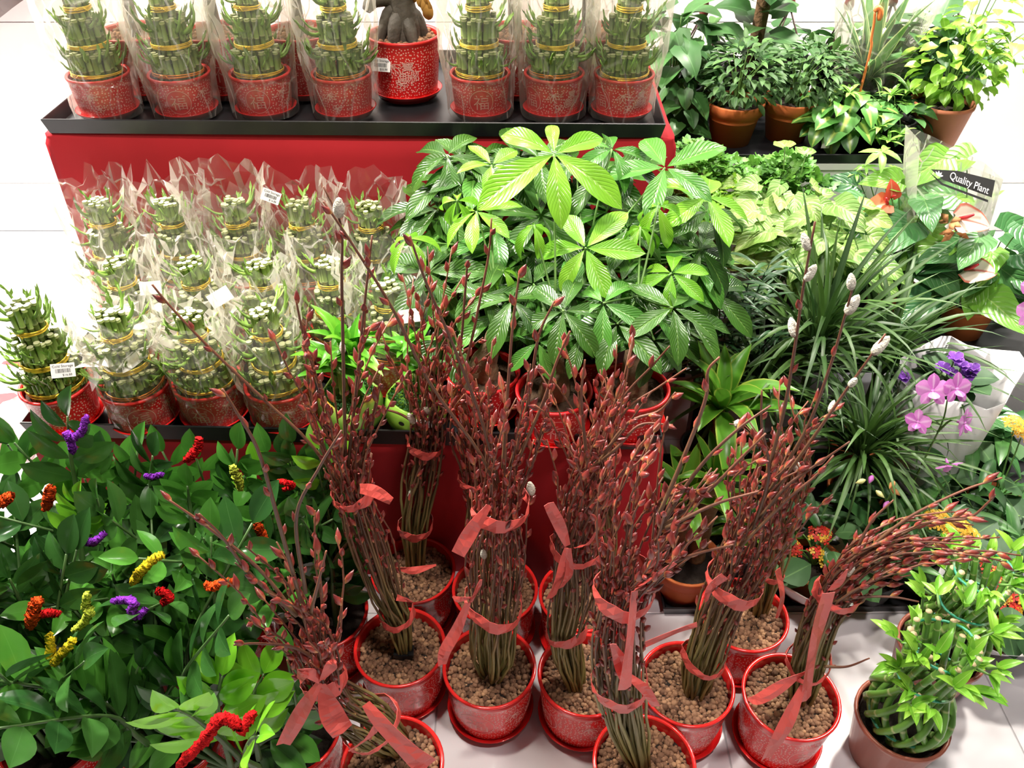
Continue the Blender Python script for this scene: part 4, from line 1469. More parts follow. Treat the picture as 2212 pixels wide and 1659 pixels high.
# ------------------------------------------------------------------ money trees (pachira)
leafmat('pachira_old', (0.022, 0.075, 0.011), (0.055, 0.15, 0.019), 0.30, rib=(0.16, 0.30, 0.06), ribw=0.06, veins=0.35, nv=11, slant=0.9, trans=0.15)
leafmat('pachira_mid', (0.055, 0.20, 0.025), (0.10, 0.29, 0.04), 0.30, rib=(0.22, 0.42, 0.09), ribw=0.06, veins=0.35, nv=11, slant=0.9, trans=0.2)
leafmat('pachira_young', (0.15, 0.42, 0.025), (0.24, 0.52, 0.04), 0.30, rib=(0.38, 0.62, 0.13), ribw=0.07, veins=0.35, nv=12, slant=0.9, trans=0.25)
plain('petiole_green', (0.13, 0.26, 0.06), 0.5, 0.2, 30, rnd=0.2)
plain('trunk_tan', (0.19, 0.125, 0.065), 0.8, 0.5, 55, bump=0.7)
plain('trunk_dark', (0.060, 0.050, 0.038), 0.7, 0.5, 35, bump=0.5)
PL = {k: [leaf('pachira_leaflet', 'pachira_' + k, width=w, widest=0.58, droop=d, fold=0.16, nl=9, nc=2, curl=-0.0, wave=0.008) for w, d in ((0.36, 0.35), (0.33, 0.6), (0.39, 0.15))] for k in ('old', 'mid', 'young')}
PLD = {k: [leaf('pachira_leaflet', 'pachira_' + k, width=w, widest=0.55, droop=d, fold=0.28, nl=9, nc=2) for w, d in ((0.27, 0.7), (0.30, 0.9))] for k in ('old', 'mid', 'young')}

pach = []
for px, py, lab, rz, lean in (
        (1055, 802, 'money tree with thick pale trunk beside the lime green face pot', 0.9, (0.02, 0.0)),
        (1195, 836, 'money tree with bulbous trunk in a red pot at the lower tray front', 0.05, (0.0, 0.02)),
        (1352, 834, 'money tree at the cabinet end of the lower tray front', 1.2, (0.0, 0.01)),
        (990, 712, 'money tree standing in the second line behind the thick trunked one', 2.0, (0.0, 0.02)),
        (1262, 742, 'money tree standing in the second line between two front pots', 2.8, (0.0, 0.02))):
    p = onZ(px, py, LOF + POT_M.h + 0.012)
    r = thing('money_tree', lab, 'potted plant', (p.x, p.y, LOF + 0.006), 'money trees on the lower tray')
    zs = POT_M.build(r, rz)
    h = rnd(0.075, 0.10)
    pts = [V((0, 0, zs - 0.01)), V((0.002, 0, zs + 0.03)), V((lean[0] * .5, lean[1] * .5, zs + h * .6)), V((lean[0], lean[1], zs + h)), V((lean[0], lean[1], zs + h + 0.03))]
    part('trunk', MB().tube(catmull(pts, 12), [0.030, 0.031, 0.030, 0.027, 0.025, 0.023, 0.021, 0.019, 0.018, 0.016, 0.013, 0.007], 12).mesh('trunk', 'trunk_tan'), r)
    top = V((lean[0] * 1.3, lean[1] * 1.3 + .03, zs + h + 0.09))
    for k in range(3):
        e = top + V((rnd(-.03, .03), rnd(-.02, .03), rnd(-.03, .02)))
        part('branch', MB().tube(catmull([pts[-2], pts[-1], e], 7), [.010, .009, .008, .006, .0055, .005, .004], 7).mesh('branch', 'petiole_green'), r)
    pach.append((r, V(r.location) + top))

def palmate(root, crown, hub, kind, L, droop=0.15, n=None, az0=None, face=None, pet=True, lens=None, dr_mesh=False):
    """one hand shaped leaf: petiole and five to seven leaflets round the hub"""
    O = V(root.location)
    if face is None:
        f = (CAMP - hub).normalized()
        out = V((hub.x - crown.x, hub.y - crown.y, 0))
        face = (V((0, 0, 1)) * 1.0 + f * 0.5 + out * 1.5 + V((rnd(-.35, .35), rnd(-.35, .35), 0))).normalized()
    else:
        face = V(face).normalized()
    n = n or random.choice((5, 5, 6, 6, 7))
    ex = face.orthogonal().normalized()
    # start direction seen from the aisle: to the right
    ex = (V((1, 0, 0)) - face * face.x).normalized()
    ey = face.cross(ex)
    a0 = rnd(0, 6.28) if az0 is None else az0
    ms = (PLD if dr_mesh else PL)[kind]
    for k in range(n):
        a = a0 + 2 * pi * k / n + rnd(-.1, .1)
        d0 = ex * cos(a) + ey * sin(a)
        dr = droop + rnd(-.08, .12)
        d = d0 * cos(dr) - face * sin(dr)
        s = L * (lens[k] if lens else rnd(0.82, 1.08))
        nn = face * cos(dr) + d0 * sin(dr)
        instance_leaf(root, random.choice(ms), hub + d * 0.004 - O, d, nn, s, 'leaflet')
    if pet:
        mid = crown.lerp(hub, 0.55) + V((0, 0, 0.02)) - face * 0.03
        me = MB().tube([q - O for q in bez(crown, mid, hub, 7)], [0.0028, 0.0024, 0.0022, 0.002, 0.0019, 0.0018, 0.0022], 5).mesh('petiole', 'petiole_green')
        part('petiole', me, root)

def near_plant(x, y):
    return min(pach, key=lambda q: abs(q[1].x - x) + 0.6 * abs(q[1].y - y))
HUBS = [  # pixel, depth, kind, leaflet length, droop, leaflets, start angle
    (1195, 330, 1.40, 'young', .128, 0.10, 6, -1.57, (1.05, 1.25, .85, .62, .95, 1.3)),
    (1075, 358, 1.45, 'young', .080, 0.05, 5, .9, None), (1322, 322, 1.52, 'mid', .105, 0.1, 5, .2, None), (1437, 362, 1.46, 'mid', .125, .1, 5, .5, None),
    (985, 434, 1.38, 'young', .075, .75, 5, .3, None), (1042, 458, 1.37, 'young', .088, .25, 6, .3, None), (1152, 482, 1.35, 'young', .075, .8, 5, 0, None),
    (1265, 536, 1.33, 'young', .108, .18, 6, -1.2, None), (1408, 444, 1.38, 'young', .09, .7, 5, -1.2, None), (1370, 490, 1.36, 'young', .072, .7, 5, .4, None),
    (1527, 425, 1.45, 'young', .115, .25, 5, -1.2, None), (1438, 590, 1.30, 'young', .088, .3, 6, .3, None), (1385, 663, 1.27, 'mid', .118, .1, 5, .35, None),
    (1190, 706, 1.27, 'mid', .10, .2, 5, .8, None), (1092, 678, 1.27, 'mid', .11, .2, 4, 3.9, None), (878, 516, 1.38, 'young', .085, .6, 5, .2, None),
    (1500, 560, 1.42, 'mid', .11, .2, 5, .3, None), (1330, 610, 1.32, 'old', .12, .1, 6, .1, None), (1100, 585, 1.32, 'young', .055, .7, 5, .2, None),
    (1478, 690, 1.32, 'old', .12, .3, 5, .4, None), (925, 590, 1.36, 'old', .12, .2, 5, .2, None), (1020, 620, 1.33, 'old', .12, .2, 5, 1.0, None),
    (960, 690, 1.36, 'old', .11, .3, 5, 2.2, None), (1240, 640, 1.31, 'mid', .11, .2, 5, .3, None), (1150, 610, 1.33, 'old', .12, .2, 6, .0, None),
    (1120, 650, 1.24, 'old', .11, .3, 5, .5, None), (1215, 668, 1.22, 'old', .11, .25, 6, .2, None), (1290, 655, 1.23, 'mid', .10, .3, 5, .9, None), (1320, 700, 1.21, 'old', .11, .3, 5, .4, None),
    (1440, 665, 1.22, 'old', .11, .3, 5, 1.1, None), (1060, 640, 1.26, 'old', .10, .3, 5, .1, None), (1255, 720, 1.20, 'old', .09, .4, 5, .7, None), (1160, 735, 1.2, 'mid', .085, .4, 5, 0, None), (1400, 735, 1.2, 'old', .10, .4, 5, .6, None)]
for (px, py, y, kind, L, dr, n, a0, lens) in HUBS:
    hub = onY(px, py, y)
    r, crown = near_plant(hub.x, hub.y)
    face = None
    if px == 1195:
        face = (CAMP - hub).normalized() + V((0, 0, 0.75))
    palmate(r, crown, hub, kind, L, dr, n, a0, face, lens=lens, dr_mesh=dr > 0.5)
k = 0
rs = random.Random(44)
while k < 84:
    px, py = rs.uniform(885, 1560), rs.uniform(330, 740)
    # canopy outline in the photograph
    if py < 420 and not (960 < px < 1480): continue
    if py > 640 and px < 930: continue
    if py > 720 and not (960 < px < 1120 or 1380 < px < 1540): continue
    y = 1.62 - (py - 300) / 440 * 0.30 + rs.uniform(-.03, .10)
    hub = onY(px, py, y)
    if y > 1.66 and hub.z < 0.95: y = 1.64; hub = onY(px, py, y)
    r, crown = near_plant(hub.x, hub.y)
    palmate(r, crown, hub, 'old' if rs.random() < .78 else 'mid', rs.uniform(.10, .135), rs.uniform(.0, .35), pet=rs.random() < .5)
    k += 1

# ------------------------------------------------------------------ zamioculcas with fuzzy pipe cleaners
leafmat('zz_dark', (0.016, 0.062, 0.014), (0.038, 0.115, 0.020), 0.20, rib=(0.05, 0.13, 0.035), ribw=0.03, trans=0.08, spec=0.55)
leafmat('zz_mid', (0.045, 0.165, 0.022), (0.075, 0.25, 0.03), 0.22, rib=(0.10, 0.28, 0.05), ribw=0.03, trans=0.12, spec=0.55)
leafmat('zz_lime', (0.13, 0.40, 0.02), (0.19, 0.48, 0.03), 0.18, rib=(0.24, 0.52, 0.05), ribw=0.03, trans=0.15, spec=0.6)
plain('zz_stem', (0.06, 0.12, 0.035), 0.4, 0.3, 40, rnd=0.2)
ZL = {k: [leaf('zz_leaflet', 'zz_' + k, width=w, widest=0.5, droop=d, fold=f, nl=7, nc=2) for w, d, f in ((0.50, 0.2, 0.12), (0.46, 0.35, 0.2), (0.56, 0.1, 0.08))] for k in ('dark', 'mid', 'lime')}

def zz_stem(root, pts, kind, L0, npair, rr, start=0.35, up=None, term=True):
    """arching rachis with paired glossy leaflets; pts in world space"""
    O = V(root.location)
    P = catmull([V(q) - O for q in pts], 18)
    part('stem', MB().tube(P, [0.0062 - 0.0042 * i / 17 for i in range(18)], 6).mesh('stem', 'zz_stem'), root)
    m = len(P) - 1
    for i in range(npair):
        u = start + (1 - start) * (i + 0.3) / npair
        x = u * m; k = min(int(x), m - 1)
        q = P[k].lerp(P[k + 1], x - k)
        t = (P[k + 1] - P[k]).normalized()
        upv = (up if up is not None else (V((0, 0, 1)) + (CAMP - (q + O)).normalized() * 0.7))
        nn = (upv - t * upv.dot(t))
        nn = nn.normalized() if nn.length > 0.05 else t.orthogonal()
        s = t.cross(nn).normalized()
        for sg in (-1, 1):
            fw = rr.uniform(0.45, 0.85) + 0.25 * u
            d = (s * sg + t * fw + nn * rr.uniform(-.1, .35)).normalized()
            ln = L0 * (1.05 - 0.35 * u) * rr.uniform(0.85, 1.12)
            nl = (nn + s * sg * rr.uniform(-.2, .1) + V((rr.uniform(-.2, .2), rr.uniform(-.2, .2), 0))).normalized()
            instance_leaf(root, rr.choice(ZL[kind]), q + s * sg * 0.003, d, nl, ln, 'leaflet')
    if term:
        t = (P[-1] - P[-2]).normalized()
        instance_leaf(root, rr.choice(ZL[kind]), P[-1], t, up if up is not None else V((0, -0.5, 1)), L0 * 0.72, 'leaflet')

zz = []
ZZP = [(-0.81, 1.05, 'zamioculcas with a purple pipe cleaner, next to the carton corner of the stand'),
       (-0.60, 1.05, 'zamioculcas with dark leaves and a red pipe cleaner below the tray lip'),
       (-0.39, 1.055, 'zamioculcas in a red pot half hidden behind the flopped willow'),
       (-0.86, 0.79, 'zamioculcas with yellow pipe cleaners and drooping fronds at the floor edge'),
       (-0.635, 0.79, 'zamioculcas with big upright fern like frond beside orange pipe cleaner'),
       (-0.415, 0.80, 'zamioculcas with lime green young leaves wound with red pipe cleaner'),
       (-1.04, 0.96, 'zamioculcas with an orange pipe cleaner at the outer side of the group')]
for i, (x, y, lab) in enumerate(ZZP):
    r = thing('zamioculcas', lab, 'potted plant', (x, y, 0.006), 'potted zamioculcas plants on the floor')
    POT_L.build(r, rnd(0, 6), soil=True)
    zz.append(r)
    rr = random.Random(300 + i)
    ns = 14
    for k in range(ns):
        a = 2 * pi * k / ns + rr.uniform(-.3, .3)
        lean = rr.uniform(0.15, 0.75)
        L = rr.uniform(0.34, 0.52) if i != 5 else rr.uniform(0.20, 0.32)
        if sin(a) > 0.2 and y > 0.9:
            lean *= 0.35
        b = V((x + 0.03 * cos(a), y + 0.03 * sin(a), 0.12))
        d1 = V((cos(a) * sin(lean * .5), sin(a) * sin(lean * .5), cos(lean * .5)))
        d2 = V((cos(a) * sin(lean * 1.4), sin(a) * sin(lean * 1.4), cos(lean * 1.4)))
        m_ = b + d1 * L * 0.55
        e = m_ + d2 * L * 0.5
        if e.y > 1.10:
            e.y = 1.10 - rr.uniform(0, .03); m_.y = min(m_.y, 1.10)
        if e.x > -0.33: e.x = -0.33 - rr.uniform(0, .04); m_.x = min(m_.x, -0.34)
        kd = rr.random()
        kind = 'dark' if kd < .62 else ('mid' if kd < .93 else 'lime')
        q = proj(e)
        if i == 5 or (q[1] > 1330 and 250 < q[0] < 660): continue
        big = 1.0 if y > .9 else 1.18
        zz_stem(r, [b, b.lerp(m_, .5) + V((0, 0, .01)), m_, e], kind, rr.uniform(0.085, 0.108) * big, 8 if big == 1 else 7, rr)

def px_stem(root, pl, kind, L0, npair, seed, start=0.25, up=None, term=True):
    zz_stem(root, [onY(x, y, d) for x, y, d in pl], kind, L0, npair, random.Random(seed), start, up, term)
# fronds that can be told apart in the photograph
px_stem(zz[0], [(190, 1200, 1.03), (170, 1080, 1.04), (152, 980, 1.05), (146, 900, 1.05)], 'dark', 0.095, 4, 1, 0.45)
px_stem(zz[1], [(340, 1200, 1.05), (330, 1100, 1.06), (325, 1040, 1.06), (330, 985, 1.06)], 'dark', 0.085, 4, 2, 0.4)
px_stem(zz[1], [(420, 1230, 1.0), (415, 1140, 1.01), (410, 1090, 1.02), (405, 1050, 1.02)], 'mid', 0.080, 4, 3, 0.35)
px_stem(zz[4], [(480, 1480, .82), (474, 1380, .85), (462, 1270, .88), (456, 1160, .91)], 'mid', 0.102, 6, 4, 0.15, up=V((0, -0.9, 0.55)))
px_stem(zz[5], [(520, 1640, .72), (470, 1590, .70), (420, 1550, .68), (380, 1530, .66)], 'lime', 0.105, 4, 5, 0.3, up=V((0.2, -1.0, 0.55)))
for q_, (a_, b_, c_, d_) in enumerate(((240, 1580, 300, 1440), (330, 1560, 420, 1420), (600, 1600, 640, 1520), (640, 1560, 620, 1420), (250, 1640, 200, 1560), (430, 1640, 330, 1620))):
    px_stem(zz[5], [(500, 1659, .74), ((500 + a_) / 2, (1640 + b_) / 2, .75), (a_, b_, .77), (c_, d_, .80)], ('dark', 'mid')[q_ % 2], 0.095, 5, 30 + q_, 0.35, up=V((0, -0.7, 0.8)))
px_stem(zz[5], [(560, 1640, .72), (545, 1560, .74), (550, 1500, .76), (570, 1455, .78)], 'lime', 0.095, 4, 6, 0.2, up=V((0, -0.7, 0.8)))
px_stem(zz[5], [(500, 1659, .70), (480, 1580, .72), (470, 1510, .74), (480, 1460, .76)], 'lime', 0.105, 4, 7, 0.2, up=V((0, -0.7, 0.8)))
px_stem(zz[5], [(560, 1659, .66), (530, 1640, .64), (540, 1600, .62), (560, 1590, .60)], 'lime', 0.08, 3, 8, 0.3, up=V((0, -0.3, 1)))
px_stem(zz[3], [(140, 1600, .78), (130, 1520, .80), (125, 1450, .82), (110, 1390, .84)], 'mid', 0.092, 5, 9, 0.2, up=V((0, -0.6, 0.8)))
px_stem(zz[3], [(90, 1420, .85), (60, 1340, .86), (40, 1290, .86), (20, 1250, .86)], 'dark', 0.10, 5, 10, 0.2)
px_stem(zz[0], [(180, 1250, .95), (175, 1170, .97), (172, 1110, .98), (170, 1080, .98)], 'lime', 0.065, 4, 11, 0.4)
px_stem(zz[2], [(620, 1250, 1.0), (610, 1180, 1.01), (598, 1140, 1.01), (590, 1105, 1.01)], 'mid', 0.085, 4, 12, 0.3)
px_stem(zz[1], [(500, 1200, 1.04), (520, 1110, 1.06), (525, 1060, 1.07), (530, 1030, 1.07)], 'dark', 0.085, 4, 13, 0.3)
px_stem(zz[2], [(660, 1180, 1.06), (655, 1100, 1.07), (650, 1050, 1.08), (640, 1000, 1.08)], 'dark', 0.085, 4, 14, 0.3)

for nm, c in (('purple', (0.20, 0.03, 0.38)), ('orange', (0.85, 0.085, 0.012)), ('yellow', (0.75, 0.55, 0.02)), ('red', (0.62, 0.01, 0.012)), ('lime', (0.50, 0.60, 0.06))):
    plain('fuzz_' + nm, c, 0.95, 0.3, 220, bump=1.0, spec=0.1)
def pipe_cleaner(root, pl, col, w=0.0062):
    """fuzzy bent wire twisted on a frond"""
    O = V(root.location)
    n = 60
    P = catmull([onY(x, y, d) - O for x, y, d in pl], n)
    rr = random.Random(int(pl[0][0]))
    mb = MB()
    mb.tube(P, [w * (0.55 + 0.45 * sin(pi * (i + 2) / (n + 3)) ** 0.5) * (1.12 if i % 2 else 0.86) for i in range(n)], 9)
    mb.v = [(x + rr.uniform(-1, 1) * w * .3, y + rr.uniform(-1, 1) * w * .3, z + rr.uniform(-1, 1) * w * .3) for x, y, z in mb.v]
    part('pipe_cleaner', mb.mesh('pipe_cleaner', 'fuzz_' + col), root, label='fuzzy %s pipe cleaner' % col)
pipe_cleaner(zz[0], [(187, 898, .99), (178, 930, .985), (158, 945, .98), (146, 938, .985), (155, 960, .98), (158, 977, .98)], 'purple', .0065)
pipe_cleaner(zz[0], [(147, 1155, .93), (170, 1165, .92), (195, 1172, .915), (212, 1165, .91), (228, 1150, .92)], 'purple')
pipe_cleaner(zz[4], [(242, 1300, .80), (265, 1296, .80), (290, 1302, .79), (285, 1320, .785), (298, 1330, .79), (316, 1315, .80)], 'purple', .0068)
pipe_cleaner(zz[1], [(312, 1028, 1.0), (330, 1030, 1.0), (352, 1024, 1.0)], 'purple', .005)
pipe_cleaner(zz[0], [(112, 1050, .96), (108, 1060, .955), (104, 1080, .955), (100, 1098, .96)], 'orange', .008)
pipe_cleaner(zz[0], [(-10, 1092, .95), (8, 1082, .95), (24, 1070, .955)], 'orange', .009)
pipe_cleaner(zz[3], [(82, 1294, .80), (76, 1310, .795), (70, 1330, .79), (66, 1352, .795)], 'orange', .009)
pipe_cleaner(zz[3], [(85, 1328, .80), (105, 1324, .80), (128, 1327, .81)], 'red', .006)
pipe_cleaner(zz[2], [(564, 1128, .95), (570, 1145, .945), (578, 1163, .945), (582, 1178, .95)], 'orange', .0075)
pipe_cleaner(zz[4], [(443, 1262, .83), (458, 1268, .825), (480, 1260, .82), (512, 1258, .825)], 'orange', .007)
pipe_cleaner(zz[1], [(430, 945, 1.01), (428, 965, 1.005), (418, 980, 1.0), (402, 993, 1.005)], 'red', .007)
pipe_cleaner(zz[4], [(340, 1275, .83), (358, 1282, .825), (366, 1292, .82), (350, 1302, .825)], 'red', .007)
pipe_cleaner(zz[5], [(385, 1659, .60), (415, 1625, .60), (440, 1600, .605), (462, 1570, .61), (480, 1552, .615), (505, 1558, .615), (520, 1575, .61), (535, 1555, .62), (552, 1540, .63)], 'red', .0085)
pipe_cleaner(zz[1], [(600, 1040, 1.02), (618, 1042, 1.015), (632, 1050, 1.02), (612, 1058, 1.02)], 'red', .005)
pipe_cleaner(zz[4], [(354, 1198, .85), (335, 1206, .845), (312, 1225, .84), (298, 1242, .84), (288, 1258, .845)], 'yellow', .0075)
pipe_cleaner(zz[3], [(4, 1372, .78), (10, 1390, .775), (8, 1412, .78)], 'yellow', .010)
pipe_cleaner(zz[3], [(160, 1380, .76), (145, 1400, .755), (130, 1415, .755), (118, 1430, .755), (108, 1418, .76), (110, 1390, .765), (105, 1370, .77)], 'yellow', .0075)
pipe_cleaner(zz[3], [(188, 1282, .82), (185, 1310, .815), (194, 1322, .81), (180, 1345, .81), (160, 1362, .815)], 'lime', .007)
pipe_cleaner(zz[1], [(502, 1005, 1.0), (508, 1022, .995), (516, 1038, .995), (518, 1055, 1.0)], 'lime', .007)

# ------------------------------------------------------------------ ceramic fruit planters on the lower tray
plain('glaze_lime', (0.30, 0.58, 0.07), 0.3, 0.15, 12)
m, nt, b = nmat('glaze_gourd')
tc = N(nt, 'ShaderNodeTexCoord'); sp = N(nt, 'ShaderNodeSeparateXYZ'); nt.links.new(tc.outputs['Object'], sp.inputs[0])
nz = N(nt, 'ShaderNodeTexNoise'); nz.inputs['Scale'].default_value = 18; nt.links.new(tc.outputs['Object'], nz.inputs['Vector'])
f = mth(nt, 'MULTIPLY_ADD', sp.outputs[2], 11.0, mth(nt, 'MULTIPLY_ADD', nz.outputs[0], 0.4, -0.35), clamp=True)
nt.links.new(ramp(nt, f, [(0.0, (0.14, 0.34, 0.05)), (0.7, (0.26, 0.42, 0.07)), (0.86, (0.75, 0.45, 0.06)), (1.0, (0.85, 0.30, 0.03))]), b.inputs['Base Color'])
b.inputs['Roughness'].default_value = 0.25
leafmat('dragon_leaf', (0.06, 0.26, 0.02), (0.16, 0.46, 0.03), 0.3, rib=(0.25, 0.5, 0.06), trans=0.2)
plain('moss_green', (0.035, 0.13, 0.03), 0.7, 0.5, 120)
DRL = [leaf('dracaena_leaf', 'dragon_leaf', width=0.26, widest=0.4, droop=d, fold=0.25, nl=7, nc=1) for d in (0.3, 0.7)]
def moss_mesh(R, n, seed, s=0.005):
    rr = random.Random(seed); mb = MB()
    for i in range(n):
        a = i * 2.4; q = R * sqrt((i + .5) / n)
        c = V((q * cos(a), q * sin(a), 0.016 * (1 - (q / R) ** 2) + rr.uniform(-.003, .005)))
        for k in range(3):
            d = sph(rr.uniform(0, 6.3), rr.uniform(.1, 1.2)) ; e = d.orthogonal().normalized()
            ii = [mb.vert(c), mb.vert(c + d * s * .6 + e * s * .4), mb.vert(c + d * s * 1.2), mb.vert(c + d * s * .6 - e * s * .4)]
            mb.face(ii)
    return mb.mesh('moss', 'moss_green')
def planter(px, py, label, mat, R, h, wavy, face=False, seed=0, tilt=0.0):
    p = onZ(px, py, LOF)
    r = thing('ceramic_planter', label, 'potted plant', (p.x, p.y, LOF))
    rr = random.Random(seed)
    mb = MB()
    sides = 40
    rings = []
    for t, q in ((0, .55), (0.04, .68), (.2, .90), (.45, 1.0), (.75, .98), (1.0, .90), (1.0, .84), (.8, .86), (.4, .88), (.3, 0.0001)):
        ring = []
        for k in range(sides):
            a = 2 * pi * k / sides
            top = wavy * (0.5 + 0.5 * cos(3 * a + 1)) * t ** 3
            ring.append(mb.vert((R * q * cos(a), R * q * sin(a), h * t + top), (k / sides, t)))
        rings.append(ring)
    for a, b2 in zip(rings[:-1], rings[1:]):
        for k in range(sides):
            mb.face((a[k], a[(k + 1) % sides], b2[(k + 1) % sides], b2[k]))
    mb.face(rings[0][::-1])
    bowl = part('bowl', mb.mesh('bowl', mat), r)
    if face:
        for ex, ez, s in ((-0.35, 0.72, 0.0062), (-0.05, 0.58, 0.003), (0.25, 0.72, 0.0062)):
            a = 1.5 * pi + ex
            rr_ = R * 1.003
            c = V((rr_ * cos(a), rr_ * sin(a), h * ez)); n_ = V((cos(a), sin(a), 0.02))
            e = MB(); 
            tx = V((-sin(a), cos(a), 0)); 
            e.face([e.vert(c + n_ * 0.0012 + tx * s * cos(q) + V((0, 0, 1)) * s * 0.85 * sin(q)) for q in [2 * pi * j / 14 for j in range(14)]])
            part('eye' if s > .005 else 'nose', e.mesh('eye', 'ink_black', False), bowl)
    part('moss', moss_mesh(R * .82, 260, seed), r, T(0, 0, h * 0.97), kind='stuff')
    return r, h
pg, hg = planter(752, 912, 'green and orange fruit shaped ceramic planter with bamboo beside a lime green one', 'glaze_gourd', 0.066, 0.070, 0.030, seed=1)
plm, hl = planter(893, 912, 'lime green ceramic planter with black dotted face and barcode sticker', 'glaze_lime', 0.062, 0.072, 0.012, True, seed=2)
BIG_ST = stalk_mesh(0.13, 0.0095, 'bamboo_stalk', sides=10)
for root, h, spots in ((plm, hl, ((-.012, 0.0, 1.1), (.010, .012, 1.25), (.02, -.012, .9))), (pg, hg, ((-.02, 0, 1.0), (.0, .012, 1.2), (.02, -.006, 1.1), (-.004, -.015, .9)))):
    for x, y, s in spots:
        part('stalk', BIG_ST, root, T(x, y, h * .5) @ Matrix.Diagonal((1, 1, s, 1)))
        for k in range(9):
            a = rnd(0, 6.3); el = rnd(.2, 1.3)
            d = sph(a, el)
            instance_leaf(root, random.choice(DRL), V((x, y, h * .5 + .13 * s - rnd(0, .03))), d, V((0, 0, 1)), rnd(.07, .12) if root is pg else rnd(.045, .08))
price_label(plm, facing(onY(908, 912, plm.location.y - 0.063), plm, roll=0.05, s=0.8), False, True)

# ------------------------------------------------------------------ upper tray, rear line: bonsai pots
leafmat('ficus_leaf', (0.05, 0.16, 0.03), (0.10, 0.26, 0.05), 0.25, rib=(0.2, 0.35, 0.1), trans=0.1)
plain('dry_leaf', (0.42, 0.22, 0.05), 0.7, 0.3, 40)
FIC = [leaf('ficus_leaf', 'ficus_leaf', width=0.5, widest=0.5, droop=d, fold=0.15, nl=6, nc=1) for d in (0.1, 0.4)]
DRY = leaf('dry_leaf', 'dry_leaf', width=0.5, widest=0.5, droop=1.0, fold=0.4, nl=6, nc=1)
def bonsai(px, label, big, seed, rz, film, y=2.005):
    p = onY(px, 80, y)
    p.z = UPF
    r = thing('ginseng_bonsai' if big else 'wrapped_bonsai', label, 'potted plant', (p.x, p.y, UPF + 0.006), None if big else 'wrapped bonsai pots behind the bamboo towers')
    zs = POT_B.build(r, rz)
    rr = random.Random(seed)
    part('clay_pellets', PEL_B, r, T(0, 0, zs + 0.001), kind='stuff')
    if big:
        part('trunk', MB().tube(catmull([(0, 0, zs - .01), (0.004, 0, zs + .04), (0.0, 0, zs + .10), (0.012, 0, zs + .17), (0, 0, zs + .26)], 14), [.036, .038, .037, .035, .033, .031, .030, .030, .028, .025, .02, .018, .014, .008], 12).mesh('trunk', 'trunk_dark'), r)
        for a, L, z, rad in ((4.2, .035, .035, .017), (5.3, .04, .03, .014), (3.6, .05, .05, .012), (0.3, .045, .04, .013), (2.6, .05, .03, .012)):
            d = V((cos(a), sin(a), 0))
            pts = catmull([V((0, 0, zs + z + .03)), d * L * .6 + V((0, 0, zs + z + .012)), d * L + V((0, 0, zs + z * .4)), d * L * 1.15 + V((0, 0, zs - .01))], 9)
            part('root', MB().tube(pts, [rad * .8, rad, rad * 1.15, rad * 1.2, rad * 1.15, rad, rad * .9, rad * .8, rad * .7], 9).mesh('root', 'trunk_dark'), r)
        # stub of a cut branch towards the carton side
        part('branch', MB().tube(catmull([V((0, 0, zs + .085)), V((-.035, -.005, zs + .09)), V((-.062, -.01, zs + .085)), V((-.078, -.012, zs + .065))], 9), [.02, .02, .019, .018, .018, .017, .016, .014, .01], 10).mesh('branch', 'trunk_dark'), r)
        for k in range(4):
            instance_leaf(r, DRY, V((.035 + .01 * k, -.01, zs + .12 - .012 * k)), V((.3 * rr.uniform(-1, 1), -.2, -1)), V((0, -1, .2)), .05)
    else:
        part('trunk', MB().tube(catmull([(0, 0, zs - .01), (rr.uniform(-.01, .01), 0, zs + .08), (rr.uniform(-.02, .02), 0, zs + .16), (0, 0, zs + .24)], 10), [.016, .016, .015, .014, .013, .012, .011, .010, .008, .005], 9).mesh('trunk', 'trunk_dark'), r)
    for k in range(42 if big else 34):
        d = sph(rr.uniform(0, 6.3), rr.uniform(-.2, 1.2))
        c = V((0, 0, zs + .24)) + d * rr.uniform(.02, .10)
        instance_leaf(r, rr.choice(FIC), c, d, V((0, 0, 1)), rr.uniform(.045, .065))
    if film:
        part('film', FILM_BIG[seed % 2], r, T(0, 0, 0) @ Matrix.Rotation(rr.uniform(0, 6), 4, 'Z') @ Matrix.Scale(0.86, 4))
    return r
fic = bonsai(872, 'ginseng bonsai with thick dark roots in a tall red pot with lucky sign', True, 1, -1.2, False, 1.985)
price_label(fic, facing(onY(822, 140, 1.905), fic, roll=-0.12, s=1.15))
for i, (px, lab) in enumerate(((292, 'wrapped bonsai in a tall red pot behind the bamboo at the carton end'), (468, 'wrapped bonsai in a tall red pot behind the second and third bamboo towers'), (648, 'wrapped bonsai in a tall red pot beside the ginseng bonsai'),
                               (1118, 'wrapped bonsai in a tall red pot past the ginseng bonsai'), (1272, 'wrapped bonsai in a tall red pot nearest the white cabinet'))):
    bonsai(px, lab, False, 10 + i, 0.3 * i, True)
